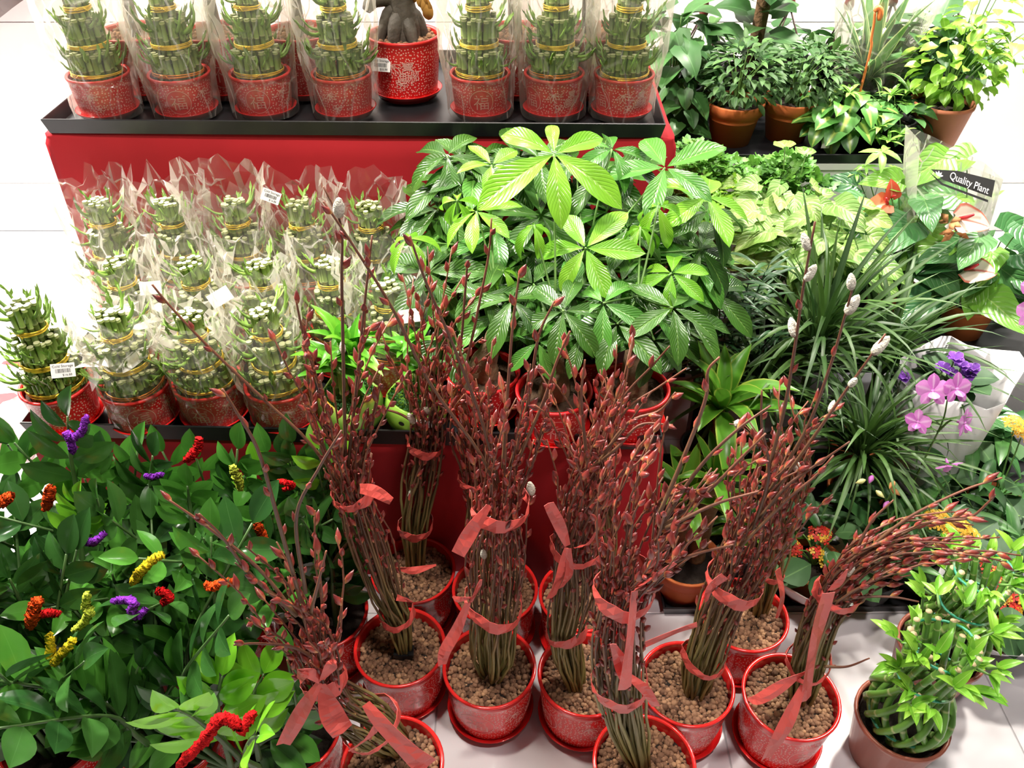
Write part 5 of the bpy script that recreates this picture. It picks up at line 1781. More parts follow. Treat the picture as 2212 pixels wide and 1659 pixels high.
# ------------------------------------------------------------------ right hand side: foliage and flowering plants
leafmat('bush_dark', (0.030, 0.090, 0.022), (0.075, 0.17, 0.036), 0.6, rib=(0.11, 0.22, 0.06), trans=0.15)
leafmat('pothos_dark', (0.022, 0.080, 0.022), (0.055, 0.16, 0.035), 0.42, rib=(0.09, 0.22, 0.07), trans=0.12)
leafmat('brasil', (0.05, 0.17, 0.035), (0.10, 0.27, 0.05), 0.3, rib=(0.45, 0.60, 0.12), ribw=0.28, trans=0.2)
leafmat('lime_bush', (0.14, 0.33, 0.028), (0.28, 0.49, 0.055), 0.4, rib=(0.42, 0.62, 0.12), trans=0.3)
leafmat('whorl_lime', (0.16, 0.38, 0.05), (0.28, 0.52, 0.10), 0.4, rib=(0.4, 0.6, 0.2), trans=0.25)
leafmat('variegated_blade', (0.05, 0.13, 0.035), (0.09, 0.20, 0.05), 0.4, edge=(0.52, 0.58, 0.28), trans=0.15)
leafmat('polyscias', (0.07, 0.22, 0.035), (0.16, 0.38, 0.05), 0.45, rib=(0.25, 0.45, 0.1), trans=0.2)
leafmat('polyscias_lime', (0.18, 0.42, 0.03), (0.34, 0.58, 0.06), 0.45, rib=(0.4, 0.6, 0.12), trans=0.25)
leafmat('syngonium', (0.11, 0.27, 0.035), (0.30, 0.47, 0.11), 0.45, rib=(0.48, 0.60, 0.26), ribw=0.08, patch=(0.46, 0.58, 0.24), patch_amt=0.55, veins=0.3, nv=7, slant=1.2, trans=0.22)
leafmat('anthurium', (0.035, 0.13, 0.045), (0.085, 0.24, 0.065), 0.28, rib=(0.24, 0.40, 0.15), ribw=0.04, veins=0.3, nv=7, slant=1.4, trans=0.15, vein_col=0.10)
leafmat('anthurium_lime', (0.14, 0.36, 0.04), (0.22, 0.48, 0.06), 0.3, rib=(0.4, 0.6, 0.15), ribw=0.05, veins=0.3, nv=7, slant=1.4, trans=0.25, vein_col=0.15)
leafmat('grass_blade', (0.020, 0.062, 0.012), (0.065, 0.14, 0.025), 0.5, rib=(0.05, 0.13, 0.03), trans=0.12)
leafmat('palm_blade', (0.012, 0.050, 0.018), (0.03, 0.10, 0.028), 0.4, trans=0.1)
leafmat('dracaena_blade', (0.08, 0.25, 0.02), (0.13, 0.33, 0.03), 0.35, edge=(0.26, 0.36, 0.05), trans=0.2)
leafmat('violet_leaf', (0.03, 0.085, 0.03), (0.06, 0.15, 0.045), 0.6, rib=(0.12, 0.24, 0.08), trans=0.1)
leafmat('orchid_leaf', (0.035, 0.12, 0.035), (0.08, 0.22, 0.05), 0.35, rib=(0.1, 0.22, 0.06), trans=0.15)
leafmat('orchid_petal', (0.55, 0.13, 0.52), (0.74, 0.30, 0.70), 0.5, rib=(0.80, 0.48, 0.78), ribw=0.3, trans=0.3)
leafmat('violet_petal', (0.15, 0.03, 0.34), (0.24, 0.06, 0.48), 0.6, edge=(0.40, 0.20, 0.62), trans=0.2)
leafmat('red_petal', (0.62, 0.025, 0.02), (0.78, 0.07, 0.04), 0.55, trans=0.2)
leafmat('yellow_petal', (0.78, 0.42, 0.03), (0.85, 0.58, 0.08), 0.55, trans=0.2)
leafmat('spathe_white', (0.80, 0.68, 0.58), (0.85, 0.76, 0.66), 0.3, rib=(0.70, 0.10, 0.08), ribw=0.14, edge=(0.72, 0.20, 0.14), trans=0.25)
leafmat('spathe_coral', (0.72, 0.10, 0.06), (0.80, 0.22, 0.10), 0.3, rib=(0.80, 0.45, 0.3), ribw=0.12, trans=0.25)
plain('spadix_red', (0.62, 0.03, 0.04), 0.5)
plain('wilted', (0.50, 0.22, 0.08), 0.8, 0.35, 50, rnd=0.2)
plain('totem_brown', (0.13, 0.07, 0.03), 0.95, 0.6, 70, bump=1.0)
plain('hanger_wire', (0.05, 0.018, 0.016), 0.5)
plain('hanger_red', (0.16, 0.03, 0.025), 0.4)
plain('hook_orange', (0.75, 0.20, 0.06), 0.4)
plain('grey_plastic', (0.03, 0.03, 0.033), 0.4)
plain('bud_pale', (0.62, 0.62, 0.25), 0.5, 0.3, 60)

def pot_mesh(name, mat, R, h, lip=True, taper=0.68, sides=36):
    rb = R * taper
    if lip:
        pr = [(0, 0), (rb, 0), (rb + (R - rb) * .62, h * .72), (R * .955, h * .73), (R, h * .97), (R, h), (R - .006, h), (R - .008, h * .75), (rb - .003, .008), (0, .008)]
    else:
        pr = [(0, 0), (rb, 0), (R - .001, h - .012), (R + .002, h - .010), (R + .002, h), (R - .004, h), (R - .006, h - .02), (rb - .003, .008), (0, .008)]
    return MB().lathe(pr, sides, uvh=h).mesh(name, mat)
def disc(name, mat, R):
    mb = MB()
    c = mb.vert((0, 0, 0.004)); r1 = [mb.vert((R * .6 * cos(2 * pi * k / 16), R * .6 * sin(2 * pi * k / 16), random.uniform(-.002, .004))) for k in range(16)]
    r2 = [mb.vert((R * cos(2 * pi * k / 16), R * sin(2 * pi * k / 16), 0)) for k in range(16)]
    for k in range(16):
        j = (k + 1) % 16
        mb.face((c, r1[k], r1[j])); mb.face((r1[k], r2[k], r2[j], r1[j]))
    return mb.mesh(name, mat)
PK = {}
def plain_pot(root, kind, z=0.0):
    """terracotta or plastic nursery pot with soil; returns soil height"""
    spec = {'terra': ('terracotta', .082, .118, True), 'terra_pale': ('terracotta_pale', .085, .118, False), 'black': ('grey_plastic', .062, .085, False),
            'terra_small': ('terracotta', .068, .10, False), 'brown': ('brown_plastic', .086, .135, False), 'black_big': ('grey_plastic', .085, .13, False)}[kind]
    if kind not in PK:
        PK[kind] = (pot_mesh('pot_' + kind, spec[0], spec[1], spec[2], spec[3], 0.68 if spec[3] else 0.78), disc('soil_' + kind, 'soil_dark', spec[1] - .009))
    part('pot', PK[kind][0], root, T(0, 0, z))
    part('soil', PK[kind][1], root, T(0, 0, z + spec[2] - .016))
    return z + spec[2] - .016

def stem(root, pts, r0, r1, mat='petiole_green', name='stem', n=8, sides=6):
    P = catmull(pts, n)
    return part(name, MB().tube(P, [r0 + (r1 - r0) * i / (n - 1) for i in range(n)], sides).mesh(name, mat), root)

def bush(root, base, c, rad, n, meshes, L, rr, name='leaf', droop=0.3, stems=6, up=0.25, shell=0.55, cut=None):
    """rounded mass of leaves on a few stems; c, rad in root space"""
    c = V(c)
    for k in range(stems):
        d = sph(rr.uniform(0, 6.3), rr.uniform(.3, 1.3))
        e = c + V((d.x * rad[0], d.y * rad[1], d.z * rad[2])) * .7
        stem(root, [base, base.lerp(e, .5) + V((0, 0, .02)), e], .0028, .0012, name='stem')
    for i in range(n):
        z = 1 - 2 * (i + .5) / n
        a = i * 2.39996
        q = sqrt(max(0, 1 - z * z))
        d = V((q * cos(a), q * sin(a), z))
        s = rr.uniform(shell, 1.0) ** .6
        p = c + V((d.x * rad[0], d.y * rad[1], d.z * rad[2])) * s
        if cut and cut(p): continue
        o = (d + V((rr.uniform(-.5, .5), rr.uniform(-.5, .5), rr.uniform(-.3, .3) + up))).normalized()
        fl = V((o.x, o.y, o.z * .4 - droop * rr.uniform(.2, 1))).normalized()
        nn = (d * .8 + V((0, 0, 1)) + V((rr.uniform(-.3, .3), rr.uniform(-.3, .3), 0))).normalized()
        instance_leaf(root, rr.choice(meshes), p, fl, nn, rr.uniform(*L), name)

def rosette(root, base, n, meshes, L, rr, el=(0.2, 1.3), name='leaf', spread=0.012, az=None):
    """strap leaves fanning from one point"""
    for i in range(n):
        a = i * 2.39996 + rr.uniform(-.3, .3) if az is None else rr.uniform(*az)
        e = el[0] + (el[1] - el[0]) * (i / max(1, n - 1)) + rr.uniform(-.1, .1)
        d = sph(a, e)
        nn = V((-cos(a) * sin(e), -sin(a) * sin(e), cos(e)))
        instance_leaf(root, rr.choice(meshes), base + V((cos(a), sin(a), 0)) * spread * rr.random(), d, nn, rr.uniform(*L), name)

def petioled(root, base, tips, meshes, L, rr, name='leaf', mat='petiole_green', face=0.6, pr=0.0022):
    """big leaves each carried on a stalk; tips in root space"""
    O = V(root.location)
    for t in tips:
        p, s = (t[0], t[1]) if isinstance(t, tuple) else (t, rr.uniform(*L))
        out = V((p.x - base.x, p.y - base.y, 0))
        out = out.normalized() if out.length > .01 else sph(rr.uniform(0, 6), 0)
        stem(root, [base, base.lerp(p, .55) + V((0, 0, .03)), p], pr, pr * .7, mat, 'petiole', 7, 5)
        d = (out + V((rr.uniform(-.5, .5), rr.uniform(-.5, .5), rr.uniform(-.55, .05)))).normalized()
        f = (CAMP - (p + O)).normalized()
        nn = (V((0, 0, 1)) + f * face + V((rr.uniform(-.3, .3), rr.uniform(-.3, .3), 0))).normalized()
        instance_leaf(root, rr.choice(meshes), p, d, nn, s, name)

LB = [leaf('bush_leaf', 'bush_dark', width=.42, widest=.42, droop=d, fold=.2, nl=5, nc=1) for d in (.2, .6)]
LPO = [leaf('pothos_leaf', 'pothos_dark', width=.66, widest=.42, droop=d, fold=.15, nl=8, nc=2, lobe=.10) for d in (.2, .5)]
LBR = [leaf('heart_leaf', 'brasil', width=.72, widest=.42, droop=d, fold=.12, nl=7, nc=2, lobe=.14) for d in (.3, .7)]
LLI = [leaf('lime_leaf', 'lime_bush', width=.66, widest=.5, droop=d, fold=.15, wave=.03, nl=6, nc=2) for d in (.2, .6)]
LWH = [leaf('whorl_leaf', 'whorl_lime', width=.26, widest=.45, droop=d, fold=.2, nl=5, nc=1) for d in (.2, .5)]
LVB = [leaf('blade', 'variegated_blade', width=w, widest=.4, droop=d, fold=.25, nl=8, nc=1) for w, d in ((.12, .3), (.10, 1.0), (.14, .1))]
LSY = [leaf('arrow_leaf', 'syngonium', width=.62, widest=.36, droop=d, fold=.14, wave=.015, nl=9, nc=3, lobe=.22) for d in (.15, .4, .6)]
LAN = [leaf('anthurium_leaf', 'anthurium', width=.56, widest=.36, droop=d, fold=.12, nl=9, nc=3, lobe=.20) for d in (.15, .45)]
LAL = [leaf('anthurium_leaf', 'anthurium_lime', width=.56, widest=.36, droop=d, fold=.15, nl=9, nc=3, lobe=.20) for d in (.2, .5)]
LGR = [leaf('grass_blade', 'grass_blade', width=w, widest=.35, droop=d, fold=.3, nl=9, nc=1) for w, d in ((.040, .5), (.045, 1.1), (.036, 1.6), (.042, .25))]
LPA = [leaf('palm_leaflet', 'palm_blade', width=.13, widest=.4, droop=d, fold=.2, nl=6, nc=1) for d in (.3, .8)]
LDR = [leaf('dracaena_blade', 'dracaena_blade', width=.24, widest=.45, droop=d, fold=.25, nl=8, nc=2) for d in (.2, .6, 1.0)]
LVI = [leaf('violet_leaf', 'violet_leaf', width=.8, widest=.55, droop=d, fold=.1, nl=7, nc=2) for d in (.2, .5)]
LOR = [leaf('orchid_leaf', 'orchid_leaf', width=.24, widest=.5, droop=d, fold=.3, nl=8, nc=1) for d in (.2, .6)]
PET = {'orchid': leaf('petal', 'orchid_petal', width=.62, widest=.6, droop=.3, fold=-.08, nl=6, nc=2),
       'orchid_w': leaf('petal', 'orchid_petal', width=.95, widest=.58, droop=.3, fold=-.08, nl=6, nc=2),
       'violet': leaf('petal', 'violet_petal', width=.95, widest=.62, droop=.3, fold=.1, wave=.08, nl=6, nc=2),
       'red': leaf('petal', 'red_petal', width=.7, widest=.55, droop=.2, fold=.1, nl=3, nc=1),
       'yellow': leaf('petal', 'yellow_petal', width=.75, widest=.55, droop=.2, fold=.1, nl=3, nc=1)}
SPW = leaf('spathe', 'spathe_white', width=.78, widest=.40, droop=.3, fold=.15, nl=9, nc=3, lobe=.16)
SPC = leaf('spathe', 'spathe_coral', width=.72, widest=.40, droop=.4, fold=.18, nl=9, nc=3, lobe=.16)

def frilly(name, mat, seed):
    """parsley like leaf: three ruffled lobes"""
    rr = random.Random(seed)
    mb = MB()
    for a0, L in ((0, 1.0), (.95, .72), (-.95, .72)):
        ax = V((sin(a0), cos(a0), 0)); s = V((cos(a0), -sin(a0), 0))
        rows = []
        for i in range(5):
            t = i / 4
            w = .30 * sin(pi * min(1, t * .85 + .12)) * (1.25 if i % 2 else .72)
            c = ax * (.1 + .9 * t) * L
            rows.append([mb.vert(c - s * w + V((0, 0, rr.uniform(-.07, .12))), (0, t)), mb.vert(c + V((0, 0, rr.uniform(-.05, .04))), (.5, t)), mb.vert(c + s * w + V((0, 0, rr.uniform(-.07, .12))), (1, t))])
        for i in range(4):
            for j in range(2):
                mb.face((rows[i][j], rows[i][j + 1], rows[i + 1][j + 1], rows[i + 1][j]))
    return mb.mesh(name, mat)
LPY = [frilly('frilly_leaf', 'polyscias', s) for s in (1, 2, 3)]
LPL = [frilly('frilly_leaf', 'polyscias_lime', s) for s in (4, 5)]

CF = CAB_Z + 0.0052
def at_shelf(px, y, zf):
    p = onY(px, 300, y)
    return (onZ(px, 300, zf).x * 0 + p.x, y, zf)

# --- on the white cabinet
def cab_plant(name, label, cat, px, py, y, kind, group=None):
    """plant whose pot rim shows at pixel px, py; stands at depth y on the cabinet tray"""
    p = onY(px, py, y)
    r = thing(name, label, cat, (p.x, y, CF), group)
    zs = plain_pot(r, kind)
    return r, zs
r, zs = cab_plant('potted_shrub', 'dense dark green shrub in an orange terracotta pot nearest the red stand', 'potted plant', 1588, 232, 2.33, 'terra', 'dark leafy shrubs in terracotta pots')
bush(r, V((0, 0, zs)), (.012, 0, zs + .092), (.112, .10, .088), 295, LB, (.030, .046), random.Random(1), droop=.35, stems=9)
r, zs = cab_plant('potted_shrub', 'dense dark green shrub in an orange terracotta pot beside the black heart leaf pot', 'potted plant', 1715, 228, 2.35, 'terra', 'dark leafy shrubs in terracotta pots')
bush(r, V((0, 0, zs)), (.035, 0, zs + .088), (.112, .10, .082), 285, LB, (.030, .046), random.Random(2), droop=.35, stems=9)
r, zs = cab_plant('lime_shrub', 'bright yellow green shrub in a pale terracotta pot at the cabinet end', 'potted plant', 2028, 246, 2.33, 'terra_pale')
rr = random.Random(3)
bush(r, V((0, 0, zs)), (.01, 0, zs + .12), (.12, .10, .10), 120, LLI, (.035, .055), rr, droop=.4)
bush(r, V((0, 0, zs)), (.05, .02, zs + .25), (.08, .06, .09), 40, LLI, (.035, .05), rr, droop=.3, stems=4)
bush(r, V((0, 0, zs)), (.16, .0, zs + .16), (.09, .06, .06), 26, LLI, (.045, .065), rr, droop=.3, stems=4)
r, zs = cab_plant('heart_leaf_plant', 'striped yellow and green heart leaf plant in a small black pot', 'potted plant', 1812, 270, 2.285, 'black')
rr = random.Random(4)
bush(r, V((0, 0, zs)), (0, 0, zs + .035), (.105, .085, .06), 46, LBR, (.055, .08), rr, droop=.9, stems=5)
part('care_tag', MB().box((-.011, -.0006, -.018), (.011, 0, .018)).mesh('care_tag', 'label_paper', False), r, T(-.058, -.07, .045))
r, zs = cab_plant('whorled_plant', 'pale green plant with star shaped leaf whorls beside the pale terracotta pot', 'potted plant', 1925, 275, 2.285, 'black')
rr = random.Random(5)
bush(r, V((0, 0, zs)), (0, 0, zs + .03), (.07, .07, .05), 24, LPO, (.05, .07), rr, droop=.8, stems=3)
for px, py, y in ((1925, 205, 2.30), (1960, 195, 2.31), (1895, 250, 2.23), (1965, 235, 2.27), (1920, 305, 2.17), (1945, 290, 2.19), (1835, 200, 2.25), (1900, 275, 2.2), (1985, 245, 2.26)):
    c = onY(px, py, y) - V(r.location)
    stem(r, [V((0, 0, zs)), V((0, 0, zs)).lerp(c, .5) + V((0, 0, .03)), c], .0018, .0012)
    for k in range(9):
        d = sph(k * .7, rr.uniform(-.1, .9))
        instance_leaf(r, rr.choice(LWH), c, d, V((0, 0, 1)), rr.uniform(.032, .048))
r, zs = cab_plant('variegated_dracaena', 'variegated striped leaf plant in a clear sleeve behind the heart leaf pot', 'potted plant', 1862, 215, 2.46, 'black_big')
rr = random.Random(6)
rosette(r, V((0, 0, zs)), 12, [LVB[0], LVB[2]], (.22, .32), rr, (1.0, 1.5))
rosette(r, V((0, -.03, zs + .03)), 22, [LVB[0], LVB[1]], (.12, .19), rr, (.1, 1.1))
part('film', film_mesh(21, prof_lin([(.075, .08), (.10, .18), (.125, .30), (.14, .36)], 8), 20, .004, .03), r)
r, zs = cab_plant('pothos_pole', 'pothos climbing a brown moss pole behind the dark shrub', 'potted plant', 1610, 200, 2.58, 'black_big')
part('moss_pole', MB().tube([(0, 0, zs - .01), (0.004, 0, zs + .2), (0, 0, zs + .44)], .021, 10).mesh('moss_pole', 'totem_brown'), r)
rr = random.Random(7)
for k in range(30):
    a = k * 2.4; z = zs + .06 + .38 * k / 30
    d = sph(a, rr.uniform(-.2, .5))
    instance_leaf(r, rr.choice(LPO), V((.02 * cos(a), .02 * sin(a), z)) + d * .02, d, V((0, -.3, 1)), rr.uniform(.085, .125))
r, zs = cab_plant('pothos', 'large dark leaved pothos trailing between the red stand and the cabinet', 'potted plant', 1452, 205, 2.44, 'black_big')
rr = random.Random(8)
bush(r, V((0, 0, zs)), (0.0, 0, zs + .10), (.10, .12, .14), 52, LPO, (.08, .12), rr, droop=.8)
bush(r, V((0, 0, zs)), (0.0, -.12, zs - .02), (.06, .06, .10), 26, LPO, (.05, .08), rr, droop=1.2, stems=3, cut=lambda p: p.z < .01)
r, zs = cab_plant('pothos', 'broad leaved green pothos tucked behind the bright yellow green shrub', 'potted plant', 1960, 190, 2.52, 'black_big')
rr = random.Random(9)
bush(r, V((0, 0, zs)), (0, 0, zs + .09), (.13, .10, .11), 50, LPO, (.08, .12), rr, droop=.5)

def hanger(px, label, seed, y=2.66, hook=None):
    """hanging basket parked on the cabinet: pot, foliage, wires meeting in a hook"""
    top = onY(px[0], px[1], y)
    bx = onY(px[2], 170, y).x
    r = thing('hanging_basket', label, 'hanging basket', (bx, y, CF), 'hanging basket plants behind the shrubs')
    zs = plain_pot(r, 'black_big')
    rr = random.Random(seed)
    bush(r, V((0, 0, zs)), (0, 0, zs + .04), (.12, .10, .07), 40, LPO if seed % 2 else LB, (.06, .09), rr, droop=.7, stems=4)
    t = top - V(r.location)
    for k in range(4):
        a = .6 + k * pi / 2
        e = V((.082 * cos(a), .08 * sin(a), .125))
        part('wire', MB().tube([e, e.lerp(t, .5), t], .0026, 5).mesh('wire', 'hanger_wire'), r)
    mb = MB().tube([t - V((0, 0, .012)), t, t + V((0, 0, .03)), t + V((0, 0, .06))], [.012, .016, .010, .005], 8)
    mb.tube(catmull([t + V((0, 0, .055)), t + V((.004, 0, .085)), t + V((.022, 0, .095)), t + V((.03, 0, .075))], 8), .0045, 6)
    part('hook', mb.mesh('hook', 'hanger_red'), r)
for i, (q, lab) in enumerate((((1532, 26, 1515), 'hanging basket with wires meeting over the dark shrub near the red stand'), ((1722, 18, 1700), 'hanging basket with wires meeting beside the moss pole'),
                          ((1826, 10, 1800), 'hanging basket with wires meeting just before the striped leaf plant'), ((1938, 8, 1925), 'hanging basket with wires meeting past the orange hook'), ((2045, 12, 2020), 'hanging basket with wires meeting above the bright yellow green shrub'))):
    hanger(q, lab, 30 + i)
# orange hook on a long stem
def orange_hook():
    y = 2.44
    o = onY(1880, 300, y)
    r = thing('pot_hanger', 'orange plastic pot hanger with hooked top standing in the striped plant', 'hanger', (o.x, y - .12, CF + .0))
    P = [onY(a, b_, y - .12) - V(r.location) for a, b_ in ((1878, 120), (1882, 85), (1888, 50), (1890, 25), (1896, 16), (1902, 24), (1899, 44))]
    base = V((P[0].x, 0, 0.0))
    part('rod', MB().tube(catmull([base, P[0], P[1], P[2], P[3]], 14), .0035, 7).mesh('rod', 'hook_orange'), r)
    part('hook', MB().tube(catmull(P[3:], 10), [.0055, .006, .0065, .007, .007, .008, .0085, .0085, .008, .005], 8).mesh('hook', 'hook_orange'), r)
orange_hook()

# --- on the low bench
def bench_plant(name, label, px, py, y, kind, group=None, cat='potted plant', zf=BENCH_Z):
    p = onY(px, py, y)
    r = thing(name, label, cat, (p.x, y, zf), group)
    return r, plain_pot(r, kind)
def tree_bush(label, px, py, y, cpx, cpy, rad, n, meshes, seed, L=(.035, .055)):
    r, zs = bench_plant('polyscias', label, px, py, y, 'black', 'curly leaved polyscias')
    c = onY(cpx, cpy, y) - V(r.location)
    rr = random.Random(seed)
    for k in range(5):
        e = c + V((rr.uniform(-1, 1) * rad[0], rr.uniform(-1, 1) * rad[1], 0)) * .6
        stem(r, [V((0, 0, zs)), V((0, 0, zs)).lerp(e, .5) + V((rr.uniform(-.02, .02), 0, 0)), e], .0042, .002, 'trunk_tan', 'stem')
    for k in range(8):
        a = k * 2.4; q = sqrt((k + .5) / 8)
        cc = c + V((rad[0] * q * cos(a) * .85, rad[1] * q * sin(a), rad[2] * rr.uniform(-.7, .7)))
        stem(r, [c - V((0, 0, .10)), c.lerp(cc, .6) - V((0, 0, .04)), cc], .0024, .0014)
        bush(r, cc, cc, (rad[0] * .42, rad[1] * .45, rad[2] * .42), n // 8, meshes, L, rr, 'leaf', droop=.1, stems=0, up=.5)
tree_bush('curly leaved polyscias with lime tips beside the red stand corner', 1530, 600, 2.02, 1522, 368, (.10, .08, .06), 240, LPY, 11, (.022, .036))
tree_bush('curly leaved polyscias in front of the orange terracotta pots', 1665, 600, 2.04, 1685, 378, (.12, .08, .05), 240, LPY, 12, (.022, .036))
tree_bush('yellow green curly polyscias standing behind the money tree leaves', 1560, 640, 1.90, 1545, 450, (.085, .07, .05), 220, LPL, 13, (.02, .032))

def syng(label, px, y, spots, seed, L=(.075, .11)):
    r, zs = bench_plant('syngonium', label, px, 600, y, 'black', 'pale syngoniums')
    rr = random.Random(seed)
    tips = []
    for (a, b_, dy, s) in spots:
        tips.append((onY(a, b_, y + dy) - V(r.location), s * (.74 if s < .11 else .85)))
    petioled(r, V((0, 0, zs)), tips, LSY, L, rr)
rq = random.Random(20)
syng('pale syngonium with white marbled leaves below the curly polyscias', 1680, 1.93, [(1640, 395, -.03, .085), (1600, 390, 0, .07), (1690, 398, -.02, .08), (1745, 330, .05, .085), (1700, 315, .06, .09), (1760, 400, 0, .08), (1720, 420, -.05, .09)] + [(rq.uniform(1610, 1800), rq.uniform(420, 500), rq.uniform(-.06, .04), rq.uniform(.07, .10)) for _ in range(44)], 21)
syng('pale syngonium with the broadest cream leaves above the dark grass', 1760, 1.82, [(1800, 440, 0, .115), (1745, 560, -.06, .14), (1690, 560, -.04, .13), (1860, 440, .02, .09), (1640, 470, 0, .09), (1830, 540, -.05, .12), (1900, 570, -.06, .10), (1780, 500, -.02, .11), (1880, 600, -.05, .12)] + [(rq.uniform(1600, 1880), rq.uniform(450, 570), rq.uniform(-.05, .05), rq.uniform(.08, .12)) for _ in range(46)], 22)

def anth(label, px, y, spots, flowers, seed):
    r, zs = bench_plant('anthurium', label, px, 620, y, 'terra_small', 'anthuriums')
    rr = random.Random(seed)
    O = V(r.location)
    petioled(r, V((0, 0, zs)), [(onY(a, b_, y + dy) - O, s) for a, b_, dy, s, k in spots if k == 0], LAN, (.1, .14), rr, face=.9)
    petioled(r, V((0, 0, zs)), [(onY(a, b_, y + dy) - O, s) for a, b_, dy, s, k in spots if k == 1], LAL, (.1, .14), rr, face=.9)
    for (a, b_, dy, s, me, d, nn) in flowers:
        p = onY(a, b_, y + dy) - O
        stem(r, [V((0, 0, zs)), V((0, 0, zs)).lerp(p, .6) + V((.01, 0, .02)), p], .0026, .002, 'petiole_green', 'flower_stalk')
        f = part('flower', me, r, frame(p, d, nn, s))
        part('spadix', MB().tube([(0, .02, .03), (0.02, .16, .20), (.03, .26, .42)], [.05, .06, .035], 7).mesh('spadix', 'spadix_red'), f)
anth('anthurium with a coral flower beside the white cabinet doors', 1930, 1.97,
     [(1960, 480, -.06, .16, 0), (1880, 480, -.03, .13, 0), (2010, 420, .0, .13, 0), (1850, 400, .04, .10, 0), (1940, 390, .02, .10, 1), (1900, 560, -.08, .13, 0), (1990, 560, -.08, .15, 0)] + [(rq.uniform(1860, 2020), rq.uniform(430, 600), rq.uniform(-.05, .06), rq.uniform(.09, .13), 0) for _ in range(18)],
     [(1918, 438, -.02, .07, SPC, V((-.9, -.2, -.1)), V((0, -.6, 1))), (1925, 425, -.01, .05, SPC, V((-.2, .1, 1)), V((0, -1, .3)))], 31)
anth('anthurium with pink and white flower beside the printed sleeve', 2110, 1.90,
     [(2010, 640, -.09, .14, 0), (2130, 640, -.08, .14, 1), (2080, 560, -.03, .13, 0), (2170, 500, .02, .15, 0), (2030, 520, 0, .14, 1), (2150, 570, -.02, .14, 0), (2200, 590, -.03, .15, 0), (2190, 660, -.06, .14, 0), (2060, 420, .05, .13, 0)] + [(rq.uniform(2030, 2212), rq.uniform(480, 650), rq.uniform(-.05, .06), rq.uniform(.10, .14), 0 if rq.random() < .7 else 1) for _ in range(22)],
     [(2068, 470, -.03, .085, SPW, V((1, -.25, -.1)), V((0, -.7, 1))), (2080, 580, -.08, .085, SPW, V((1, -.2, .05)), V((0, -.6, 1)))], 32)
for nm, a, b_ in (('wilted_flower', 2062, 500), ('wilted_flower', 2048, 480)):
    p = onY(a, b_, 1.86)
    mb = MB()
    rr = random.Random(a)
    for k in range(5):
        d = sph(rr.uniform(0, 6.3), rr.uniform(-1.2, .8)); s = d.orthogonal().normalized()
        i = [mb.vert(d * .002), mb.vert(d * .02 + s * .009), mb.vert(d * .036 + V((0, 0, -.006))), mb.vert(d * .02 - s * .009)]
        mb.face(i)
    par = [o for o in COL.objects if o.get('label') == 'anthurium with pink and white flower beside the printed sleeve'][0]
    solid(part('wilted_flower', mb.mesh('wilted_flower', 'wilted'), par, T(p - V(par.location))))

